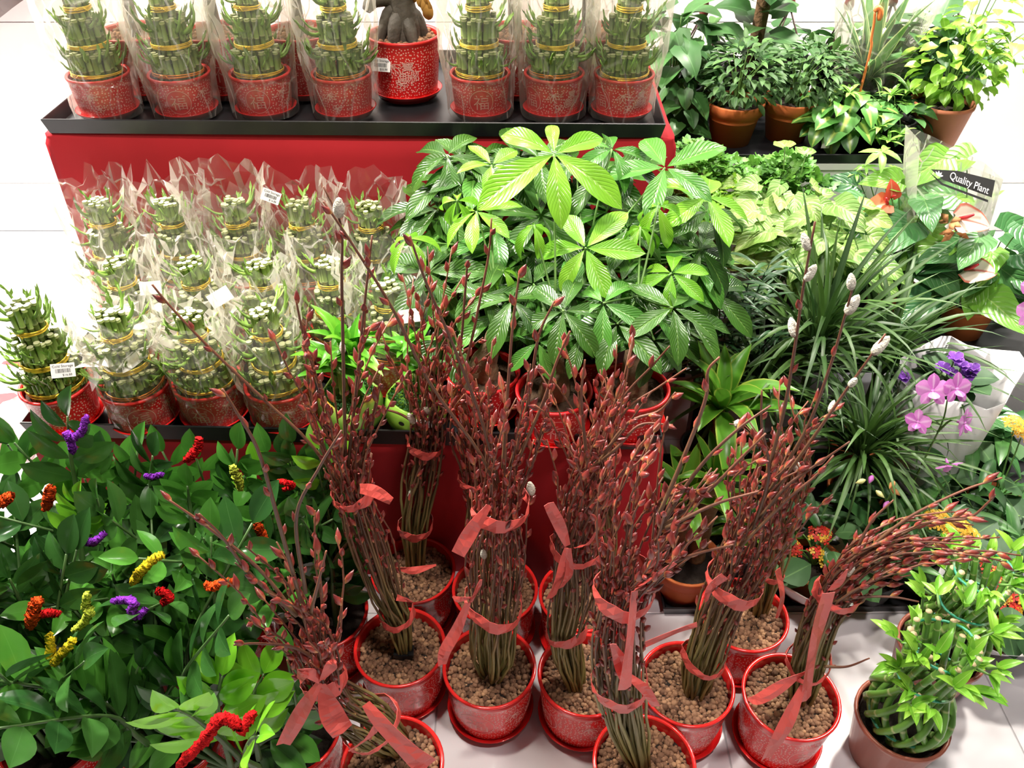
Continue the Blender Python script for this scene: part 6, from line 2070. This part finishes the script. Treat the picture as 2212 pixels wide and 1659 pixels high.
# clear printed sleeve with its own plant
def sleeve():
    y = 2.02
    o = onY(2075, 600, y)
    r = thing('sleeved_plant', 'broad leaved plant in a clear printed plastic sleeve beside the white cabinet', 'potted plant', (o.x, y, BENCH_Z))
    zs = plain_pot(r, 'black')
    O = V(r.location)
    rr = random.Random(77)
    petioled(r, V((0, 0, zs)), [(onY(2040, 345, y) - O, .13), (2 * (onY(2090, 345, y) - O) / 2, .12), (onY(2080, 420, y + .02) - O, .12), (onY(2140, 430, y + .02) - O, .11), (onY(2000, 440, y + .02) - O, .10)], LAL, (.1, .12), rr, face=1.2)
    c = [onY(a, b_, y - .09) - O for a, b_ in ((1990, 306), (2168, 392), (2120, 560), (1972, 545))]
    mb = MB()
    n = 10
    front, back = [], []
    for j in range(n + 1):
        rowf, rowb = [], []
        for i in range(n + 1):
            u, v = i / n, j / n
            p = (c[0].lerp(c[1], u)).lerp(c[3].lerp(c[2], u), v)
            bul = sin(pi * u) * .045 * (.4 + .6 * v)
            rowf.append(mb.vert(p + V((0, -bul, rr.uniform(-.002, .002))), (u, v)))
            rowb.append(mb.vert(p + V((0, .10 + bul, -.0)), (u, v)))
        front.append(rowf); back.append(rowb)
    for g_ in (front, back):
        for j in range(n):
            for i in range(n):
                mb.face((g_[j][i], g_[j][i + 1], g_[j + 1][i + 1], g_[j + 1][i]))
    for j in range(n):
        mb.face((front[j][0], front[j + 1][0], back[j + 1][0], back[j][0])); mb.face((front[j][n], front[j + 1][n], back[j + 1][n], back[j][n]))
    sl = part('sleeve', mb.mesh('sleeve', 'clear_film', False), r)
    # black printed band with white script
    A_, B_ = onY(2012, 384, y - .135) - O, onY(2146, 412, y - .135) - O
    ex = (B_ - A_).normalized(); nn = V((0, -.75, .66)); ey = nn.cross(ex).normalized(); nn = ex.cross(ey)
    L = (B_ - A_).length; mid = (A_ + B_) / 2
    M = Matrix((( ex.x, ey.x, nn.x, mid.x), (ex.y, ey.y, nn.y, mid.y), (ex.z, ey.z, nn.z, mid.z), (0, 0, 0, 1)))
    bd = MB()
    bd.face([bd.vert(p) for p in ((-L * .52, .018, 0), (-L * .30, -.002, 0), (L * .5, -.020, 0), (L * .52, .024, 0), (-L * .1, .028, 0))])
    band = part('printed_band', bd.mesh('printed_band', 'ink_black', False), sl, M, label='black band with white lettering')
    st = MB(); st.face([st.vert(p) for p in ((-L * .55, .012, 0), (-L * .30, -.010, 0), (L * .45, -.028, 0), (L * .45, -.034, 0), (-L * .32, -.015, 0))])
    part('printed_stripe', st.mesh('printed_stripe', 'ink_black', False), sl, M)
    tx = text_mesh('Quality Plant', .024, 'label_paper')
    sh = Matrix.Identity(4); sh[0][1] = 0.25
    part('lettering', tx, sl, M @ T(L * .10, .002, .004) @ Matrix.Rotation(-.08, 4, 'Z') @ sh @ Matrix.Diagonal((.85, 1.1, 1, 1)))
    lf = MB()
    for a in (.2, .9, 1.6, 2.3):
        pp = petal2d(-L * .40, .004, a, .013, .0025)
        lf.face([lf.vert((q.x, q.y, .004)) for q in pp])
    part('leaf_logo', lf.mesh('leaf_logo', 'label_paper', False), sl, M)
sleeve()

def umbrella_sprig():
    r, zs = bench_plant('umbrella_plant', 'young umbrella plant with hand shaped leaves before the white cabinet doors', 1905, 620, 2.09, 'black')
    O = V(r.location)
    rr = random.Random(50)
    for a, b_ in ((1905, 330), (1870, 362), (1930, 365), (1960, 395), (1850, 375)):
        h = onY(a, b_, 2.03) - O
        stem(r, [V((0, 0, zs)), V((0, 0, zs)).lerp(h, .5) + V((.01, 0, .0)), h], .002, .0014)
        for k in range(7):
            d = sph(k * .9, rr.uniform(-.4, .1))
            instance_leaf(r, rr.choice(LWH), h, d, V((0, -.2, 1)), rr.uniform(.05, .07) if b_ == 330 else rr.uniform(.03, .045), sx=.08 if b_ == 330 else None)
umbrella_sprig()

# --- on the floor tray
def floor_plant(name, label, px, py, y, kind, group=None, cat='potted plant', zf=None):
    p = onY(px, py, y)
    r = thing(name, label, cat, (p.x, y, FT if zf is None else zf), group)
    return r, (plain_pot(r, kind) if kind else 0.0)
def grass(label, px, py, y, n, L, seed, el=(.15, 1.45), lift=.10):
    r, zs = floor_plant('mondo_grass', label, px, py, y, 'terra_small' if seed % 2 else 'black', 'dark grassy clumps')
    rr = random.Random(seed)
    base = onY(px, py, y) - V(r.location)
    base = V((0, 0, max(zs + .01, base.z)))
    if base.z > zs + .03:
        stem(r, [V((0, 0, zs - .01)), V((0, 0, (zs + base.z) / 2)), base], .016, .012, 'grass_blade', 'crown')
    rosette(r, base, n, LGR, L, rr, el, 'blade', .03)
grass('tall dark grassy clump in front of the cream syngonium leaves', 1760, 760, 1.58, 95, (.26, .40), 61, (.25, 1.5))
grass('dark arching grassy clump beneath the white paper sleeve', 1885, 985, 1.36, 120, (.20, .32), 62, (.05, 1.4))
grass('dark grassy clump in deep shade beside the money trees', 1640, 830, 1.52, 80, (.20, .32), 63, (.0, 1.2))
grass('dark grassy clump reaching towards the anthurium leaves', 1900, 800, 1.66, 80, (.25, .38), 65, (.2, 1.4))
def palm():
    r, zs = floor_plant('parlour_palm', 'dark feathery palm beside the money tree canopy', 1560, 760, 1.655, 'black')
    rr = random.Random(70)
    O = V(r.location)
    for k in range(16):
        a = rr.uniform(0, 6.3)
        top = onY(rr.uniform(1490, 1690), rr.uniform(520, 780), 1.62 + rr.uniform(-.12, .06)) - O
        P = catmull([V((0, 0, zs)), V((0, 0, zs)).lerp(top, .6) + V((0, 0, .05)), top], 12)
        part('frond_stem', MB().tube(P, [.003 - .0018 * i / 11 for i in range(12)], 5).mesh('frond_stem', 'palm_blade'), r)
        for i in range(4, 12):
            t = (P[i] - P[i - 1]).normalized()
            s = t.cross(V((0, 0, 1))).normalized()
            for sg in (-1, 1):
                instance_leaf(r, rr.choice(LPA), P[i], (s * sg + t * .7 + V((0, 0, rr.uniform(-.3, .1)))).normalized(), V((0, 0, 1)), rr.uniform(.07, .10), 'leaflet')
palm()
r, zs = floor_plant('dracaena', 'lime edged dracaena rosette beside the lower tray end', 1540, 985, 1.35, 'black')
rr = random.Random(71)
b0 = V((0, 0, (onY(1540, 900, 1.35) - V(r.location)).z))
stem(r, [V((0, 0, zs - .01)), V((0, 0, (zs + b0.z) / 2)), b0], .012, .011, 'trunk_tan', 'cane')
rosette(r, b0, 20, LDR, (.13, .19), rr, (.1, 1.35))
r, zs = floor_plant('dracaena', 'smaller plain green dracaena under the leaning willow shoots', 1640, 1110, 1.32, 'black')
rosette(r, V((0, 0, zs + .05)), 26, LDR, (.10, .15), rr, (.0, 1.2))
r, zs = floor_plant('caned_plant', 'thick pale caned plant in a terracotta pot beside the red cloth', 1487, 1200, 1.255, 'terra', zf=FT)
for x, y, h, q in ((-.022, .0, .20, .019), (.022, .012, .26, .022)):
    P = [V((x, y, zs - .01)), V((x * 1.1, y, zs + h * .5)), V((x * 1.4, y, zs + h))]
    n = 14
    cp = catmull(P, n)
    part('cane', MB().tube(cp, [q * (1.06 if i % 2 else .98) for i in range(n)], 12).mesh('cane', 'trunk_tan'), r)
    rosette(r, P[-1], 12, LDR, (.10, .16), rr, (.3, 1.3))

# white paper sleeve with african violets
plain('magenta_print', (0.35, 0.02, 0.14), 0.5)
def paper_cone(root, base, R0, top_pts, mat='paper_white', name='paper_sleeve'):
    """paper wrapped round a pot, opening out to top_pts"""
    mb = MB()
    n = len(top_pts)
    rings = []
    for t in (0, .25, .5, .75, 1.0):
        ring = []
        for k, tp in enumerate(top_pts):
            a = 2 * pi * k / n
            b_ = base + V((R0 * cos(a), R0 * sin(a), 0))
            ring.append(mb.vert(b_.lerp(tp, t ** 1.15) + V((0, 0, 0)), (k / n, t)))
        rings.append(ring)
    for a, b_ in zip(rings[:-1], rings[1:]):
        for k in range(n):
            mb.face((a[k], a[(k + 1) % n], b_[(k + 1) % n], b_[k]))
    return solid(part(name, mb.mesh(name, mat), root), .0008)
def violet():
    y = 1.50
    r, zs = floor_plant('african_violet', 'purple double flowered african violet wrapped in white paper', 2060, 900, y, 'terra_small')
    O = V(r.location)
    c = onY(2068, 815, y) - O
    rr = random.Random(80)
    top = []
    for k in range(16):
        a = 2 * pi * k / 16
        q = .125 + .025 * sin(2 * a + 1) + .012 * sin(5 * a)
        top.append(c + V((q * cos(a) + .01, q * sin(a) * .8, .035 * sin(a) + .02 * cos(3 * a) + .0)))
    paper_cone(r, V((0, 0, .02)), .066, top)
    stem(r, [V((0, 0, zs)), V((0, 0, (zs + c.z) / 2)), c - V((0, 0, .03))], .02, .03, 'violet_leaf', 'crown')
    rosette(r, c - V((0, 0, .035)), 16, LVI, (.07, .10), rr, (.0, .7))
    for px, py in ((2045, 818), (2075, 805), (2085, 825), (2060, 790), (2098, 812), (2035, 810), (1945, 830)):
        p = onY(px, py, y - .03) - O
        f = part('flower', MB().tube([(0, 0, -.02), (0, 0, 0)], .002, 5).mesh('flower_stalk', 'petiole_green'), r, T(p))
        for k in range(9):
            a = k * 2.4; e = .1 + .09 * k
            instance_leaf(f, PET['violet'], V((0, 0, 0)), sph(a, e), V((-cos(a) * sin(e), -sin(a) * sin(e), cos(e))), rr.uniform(.017, .024), 'petal')
violet()

# pink orchids
def orchid(label, px, py, y, stems, flowers, nleaf, seed, buds=()):
    r, zs = floor_plant('orchid', label, px, py, y, 'black')
    O = V(r.location)
    rr = random.Random(seed)
    for k in range(nleaf):
        a = rr.uniform(0, 6.3)
        b_ = V((.02 * cos(a), .02 * sin(a), zs + rr.uniform(0, .14)))
        instance_leaf(r, rr.choice(LOR), b_, sph(a, rr.uniform(.3, 1.2)), V((0, 0, 1)), rr.uniform(.11, .17))
    for st in stems:
        stem(r, [onY(a, b_, y + d) - O if not isinstance(a, str) else V((0, 0, zs)) for a, b_, d in st], .0026, .0016, 'petiole_green', 'flower_stem', 12)
    for (a, b_, d, dirv, s) in flowers:
        p = onY(a, b_, y + d) - O
        nn = (V(dirv)).normalized()
        ex = nn.orthogonal().normalized() if abs(nn.x) > .9 else (V((1, 0, 0)) - nn * nn.x).normalized()
        ey = nn.cross(ex)
        f = part('flower', MB().tube([p - nn * .014, p + nn * .003], [.002, .004], 6).mesh('flower_throat', 'orchid_petal'), r)
        for k, (an, me, l) in enumerate(((pi / 2, 'orchid', 1.0), (pi / 2 + 1.25, 'orchid_w', .95), (pi / 2 - 1.25, 'orchid_w', .95), (pi / 2 + 2.45, 'orchid', .9), (pi / 2 - 2.45, 'orchid', .9))):
            d_ = (ex * cos(an) + ey * sin(an) + nn * .22).normalized()
            instance_leaf(f, PET[me], p, d_, nn, .030 * l * s, 'petal')
        instance_leaf(f, PET['orchid_w'], p, (nn * .9 - ey * .5).normalized(), ey, .019 * s, 'lip')
    for a, b_, d, m in buds:
        p = onY(a, b_, y + d) - O
        part('bud', scaled_bud(.022, .012).mesh('bud', m), r, frame(p, sph(rr.uniform(0, 6), -.3), V((0, 0, 1)), 1.0))
    return r
fc = V((0, -.75, .5))
orchid('pink orchid spray hanging in front of the white paper sleeve', 1985, 1060, 1.30,
       [[(1985, 1060, 0), (2010, 1010, -.01), (2050, 930, -.03), (2062, 880, -.04)], [(2040, 950, -.025), (2070, 925, -.04), (2095, 935, -.05)], [(2048, 935, -.03), (2020, 925, -.04), (2000, 930, -.05)]],
       [(2030, 862, -.05, (-.2, -.8, .5), 1.25), (2082, 858, -.05, (.2, -.8, .5), 1.2), (1998, 930, -.06, (-.7, -.6, .3), 1.0), (2098, 932, -.06, (.6, -.7, .3), 1.15), (2062, 1022, -.06, (.2, -.6, -.6), 1.1)], 12, 91)
orchid('pink and white orchid at the outer edge beside the anthurium', 2190, 780, 1.62,
       [[(2190, 780, 0), (2200, 720, -.02), (2205, 650, -.03), (2203, 610, -.03)]], [(2204, 612, -.04, (-.3, -.8, .5), 1.4), (2196, 662, -.04, (-.3, -.9, .2), 1.5)], 8, 92)
orchid('fading orchid with wilted brown flowers and pale buds above the bare pot', 1905, 1130, 1.24,
       [[(1905, 1130, 0), (1895, 1070, 0), (1880, 1030, -.01), (1862, 1008, -.01)], [(1895, 1070, 0), (1910, 1050, -.01), (1920, 1090, -.02)]], [], 9, 93,
       [(1865, 1012, -.01, 'orchid_petal'), (1850, 1022, -.01, 'bud_pale'), (1900, 1068, -.03, 'orchid_petal'), (1912, 1025, -.02, 'wilted'), (1905, 1040, -.02, 'wilted'), (1920, 1080, -.02, 'wilted'), (1872, 1045, -.02, 'bud_pale')])
r, zs = floor_plant('empty_pot', 'bare terracotta pot of brown soil among the dark grasses', 1850, 1075, 1.215, 'terra_small', cat='flower pot', zf=FT)
for ch in list(r.children):
    ch.location.z += 0.0
r.location = onZ(1846, 1062, FT + .10) * 1.0
r.location.z = FT

def kalanchoe(label, px, py, y, clusters, col, seed, paper=None, nl=26, kind='terra_small', hz=.1):
    r, zs = floor_plant('kalanchoe', label, px, py, y, kind)
    O = V(r.location)
    rr = random.Random(seed)
    top = V((0, 0, zs + hz))
    bush(r, V((0, 0, zs)), top - V((0, 0, .03)), (.11, .09, .055), nl, LVI, (.06, .085), rr, droop=.3, stems=4)
    for cx, cy, d, n, R in clusters:
        c = onY(cx, cy, y + d) - O
        stem(r, [V((0, 0, zs)), V((0, 0, zs)).lerp(c, .6) + V((0, 0, .01)), c - V((0, 0, .01))], .0024, .0016, 'petiole_green', 'flower_stem')
        for k in range(n):
            a = k * 2.4; q = R * sqrt((k + .5) / n)
            p = c + V((q * cos(a), q * sin(a), .012 * (1 - (q / R) ** 2) + rr.uniform(-.004, .004)))
            nn = (V((cos(a) * q / R, sin(a) * q / R, 1.1)) + V((0, -.3, 0))).normalized()
            ex = nn.orthogonal().normalized(); ey = nn.cross(ex)
            mb = MB()
            cc = rr.choice(col)
            for j in range(4):
                an = j * pi / 2 + rr.uniform(-.2, .2)
                dd = (ex * cos(an) + ey * sin(an)); ss = nn.cross(dd)
                l = .0085
                mb.face([mb.vert(p), mb.vert(p + dd * l * .6 + ss * l * .38 + nn * .0015), mb.vert(p + dd * l), mb.vert(p + dd * l * .6 - ss * l * .38 + nn * .0015)])
            part('flower', mb.mesh('flower', cc), r)
    if paper:
        paper_cone(r, V((0, 0, .004)), .058, [V((paper[0] * cos(2 * pi * k / 16), paper[0] * sin(2 * pi * k / 16) * .9, paper[1] + .02 * sin(4 * pi * k / 16 + seed))) for k in range(16)], paper[2])
    return r
kalanchoe('red kalanchoe in white paper between two willow pots', 1775, 1225, 1.245, [(1795, 1150, .02, 26, .026), (1735, 1175, 0, 16, .020), (1785, 1190, -.01, 12, .018), (1740, 1190, -.01, 10, .015), (1810, 1212, -.02, 14, .018)], ['red_petal', 'red_petal', 'yellow_petal'], 101, (.15, .12, 'paper_white'))
kalanchoe('yellow kalanchoe under the bent over willow', 1990, 1190, 1.27, [(1968, 1098, 0, 40, .032), (2012, 1112, 0, 30, .026), (2040, 1130, 0, 16, .018), (1990, 1150, -.02, 14, .018)], ['yellow_petal'], 102)
kalanchoe('red kalanchoe in a white sleeve beside the woven lucky bamboo', 2150, 1310, 1.12, [(2150, 1265, 0, 26, .03), (2165, 1305, -.03, 24, .028), (2130, 1225, .02, 16, .022), (2160, 1335, -.04, 14, .02), (2185, 1290, -.02, 16, .02)], ['red_petal', 'red_petal', 'red_petal', 'yellow_petal'], 103, (.15, .13, 'paper_white'), 34)
kalanchoe('orange yellow kalanchoe at the outer edge behind the pink orchid', 2200, 990, 1.42, [(2190, 920, 0, 26, .026), (2205, 945, 0, 18, .02)], ['yellow_petal'], 104, nl=30)
# broad dark undergrowth between the flowers
for i, (px, py, y, lab) in enumerate(((1990, 1090, 1.40, 'dark leaved foliage pot under the pink orchid spray'), (2140, 1090, 1.34, 'dark leaved foliage pot beside the yellow kalanchoe'), (1700, 1180, 1.36, 'dark leaved foliage pot behind the red kalanchoe'), (2130, 790, 1.655, 'dark leaved foliage pot behind the white paper sleeve'))):
    r, zs = floor_plant('foliage_plant', lab, px, py, y, 'black')
    bush(r, V((0, 0, zs)), (0, 0, zs + .06), (.13, .11, .10), 48, LOR if i != 3 else LAN, (.09, .15), random.Random(110 + i), droop=.5)

# ------------------------------------------------------------------ woven lucky bamboo
uvramp('bamboo_fresh', [(0, (.10, .24, .035)), (.18, (.13, .30, .05)), (.20, (.45, .50, .22)), (.22, (.15, .33, .06)), (.48, (.12, .28, .045)), (.5, (.45, .50, .22)), (.52, (.15, .33, .06)), (.78, (.12, .28, .045)), (.8, (.45, .5, .22)), (.82, (.14, .3, .05)), (1, (.13, .28, .06))], rough=.3, noise=.02, rnd=.2)
plain('cut_tan', (0.55, 0.42, 0.24), 0.6, 0.2, 60)
uvramp('twist_wire', [(0, (.03, .30, .17)), (.3, (.03, .30, .17)), (.4, (.45, .38, .2)), (.5, (.04, .32, .2)), (.75, (.04, .32, .2)), (.85, (.5, .42, .22)), (1, (.03, .3, .17))], rough=.4, noise=.1)
leafmat('fresh_leaf', (0.14, 0.40, 0.03), (0.30, 0.55, 0.06), 0.3, rib=(0.42, 0.65, 0.15), trans=0.25)
LFR = [leaf('fresh_leaf', 'fresh_leaf', width=.34, widest=.42, droop=d, fold=.25, nl=7, nc=1) for d in (.2, .6)]
def woven(label, px, py, seed, full=True):
    p = onZ(px, py, .135)
    r = thing('woven_bamboo', label, 'potted plant', (p.x, p.y, 0.0), 'woven lucky bamboo pots')
    zs = plain_pot(r, 'brown')
    rr = random.Random(seed)
    n = 12
    for layer in (1, -1):
        for k in range(n):
            a = 2 * pi * k / n + (.25 if layer > 0 else 0)
            P = []
            for i in range(12):
                t = i / 11
                R = .048 + .026 * sin(pi * min(1, t * 1.15)) - .006 * t
                R += .004 * layer
                an = a + layer * t * 1.15
                P.append(V((R * cos(an), R * sin(an), zs - .01 + .155 * t)))
            mb = MB().tube(P, [.0068 * (1.1 if i in (2, 6, 9) else 1) for i in range(12)], 7, mi=0)
            f = mb.f.pop(); mb.mi.pop(); mb.face(f, 1)
            part('stalk', mb.mesh('stalk', ['bamboo_fresh', 'cut_tan']), r)
    # second storey of cut stalks
    for k in range(15):
        a = 2 * pi * k / 15
        b_ = V((.046 * cos(a), .046 * sin(a), zs + .135)); e = V((.056 * cos(a + .5), .056 * sin(a + .5), zs + .26 + rr.uniform(-.02, .02)))
        mb = MB().tube([b_, b_.lerp(e, .5), e], [.006, .0064, .006], 7)
        f = mb.f.pop(); mb.mi.pop(); mb.face(f, 1)
        part('stalk', mb.mesh('stalk', ['bamboo_fresh', 'cut_tan']), r)
    for z, R in ((zs + .165, .054), (zs + .255, .055), (zs + .03, .068)):
        P = [V((R * cos(q) + .004 * sin(3 * q), R * sin(q), z + .004 * sin(2 * q + 1))) for q in [2 * pi * j / 28 for j in range(29)]]
        part('twist_wire', MB().tube(P, .0026, 6, cap=False).mesh('twist_wire', 'twist_wire'), r)
    for k in range(27):
        a = rr.uniform(0, 6.3); z = zs + (rr.choice((.16, .19, .22, .25, .28)) + rr.uniform(-.01, .01))
        q = rr.uniform(.03, .075)
        c = V((q * cos(a), q * sin(a), z))
        d0 = (sph(a, rr.uniform(.3, 1.3))).normalized()
        stem(r, [c, c + d0 * .012, c + d0 * .025], .003, .002, 'petiole_green', 'shoot', 4)
        for j in range(rr.choice((3, 4, 5))):
            d = (d0 + V((rr.uniform(-.8, .8), rr.uniform(-.8, .8), rr.uniform(-.3, .5)))).normalized()
            instance_leaf(r, rr.choice(LFR), c + d0 * .022, d, V((0, -.2, 1)), rr.uniform(.032, .055))
woven('woven lucky bamboo with twist wire rings in a brown pot on the white tiles', 1950, 1548, 121)
woven('second woven lucky bamboo pot standing behind the front brown one', 2035, 1392, 122)

# ------------------------------------------------------------------ pots that would touch stand side by side
def settle(gap=0.001, limit=0.06):
    bpy.context.view_layer.update()
    items = []
    for o in list(COL.objects):
        if o.parent is None and o.type == 'EMPTY':
            for ch in o.children:
                if ch.name.split('.')[0] in ('pot', 'bowl'):
                    rad = max(math.hypot(v.co.x, v.co.y) for v in ch.data.vertices)
                    items.append([o, rad, o.location.z, V((o.location.x, o.location.y)), V((o.location.x, o.location.y))])
    for it in range(160):
        moved = False
        for i in range(len(items)):
            for j in range(i):
                a, b = items[i], items[j]
                if abs(a[2] - b[2]) > 0.05: continue
                d = a[3] - b[3]
                need = a[1] + b[1] + gap
                if d.length < need:
                    moved = True
                    n = d.normalized() if d.length > 1e-5 else V((1, 0))
                    k = (need - d.length) / 2
                    a[3] += n * k; b[3] -= n * k
        for a in items:
            d = a[3] - a[4]
            if d.length > limit: a[3] = a[4] + d.normalized() * limit
        if not moved: break
    for o, rad, z, p, q in items:
        o.location.x, o.location.y = p.x, p.y
settle()
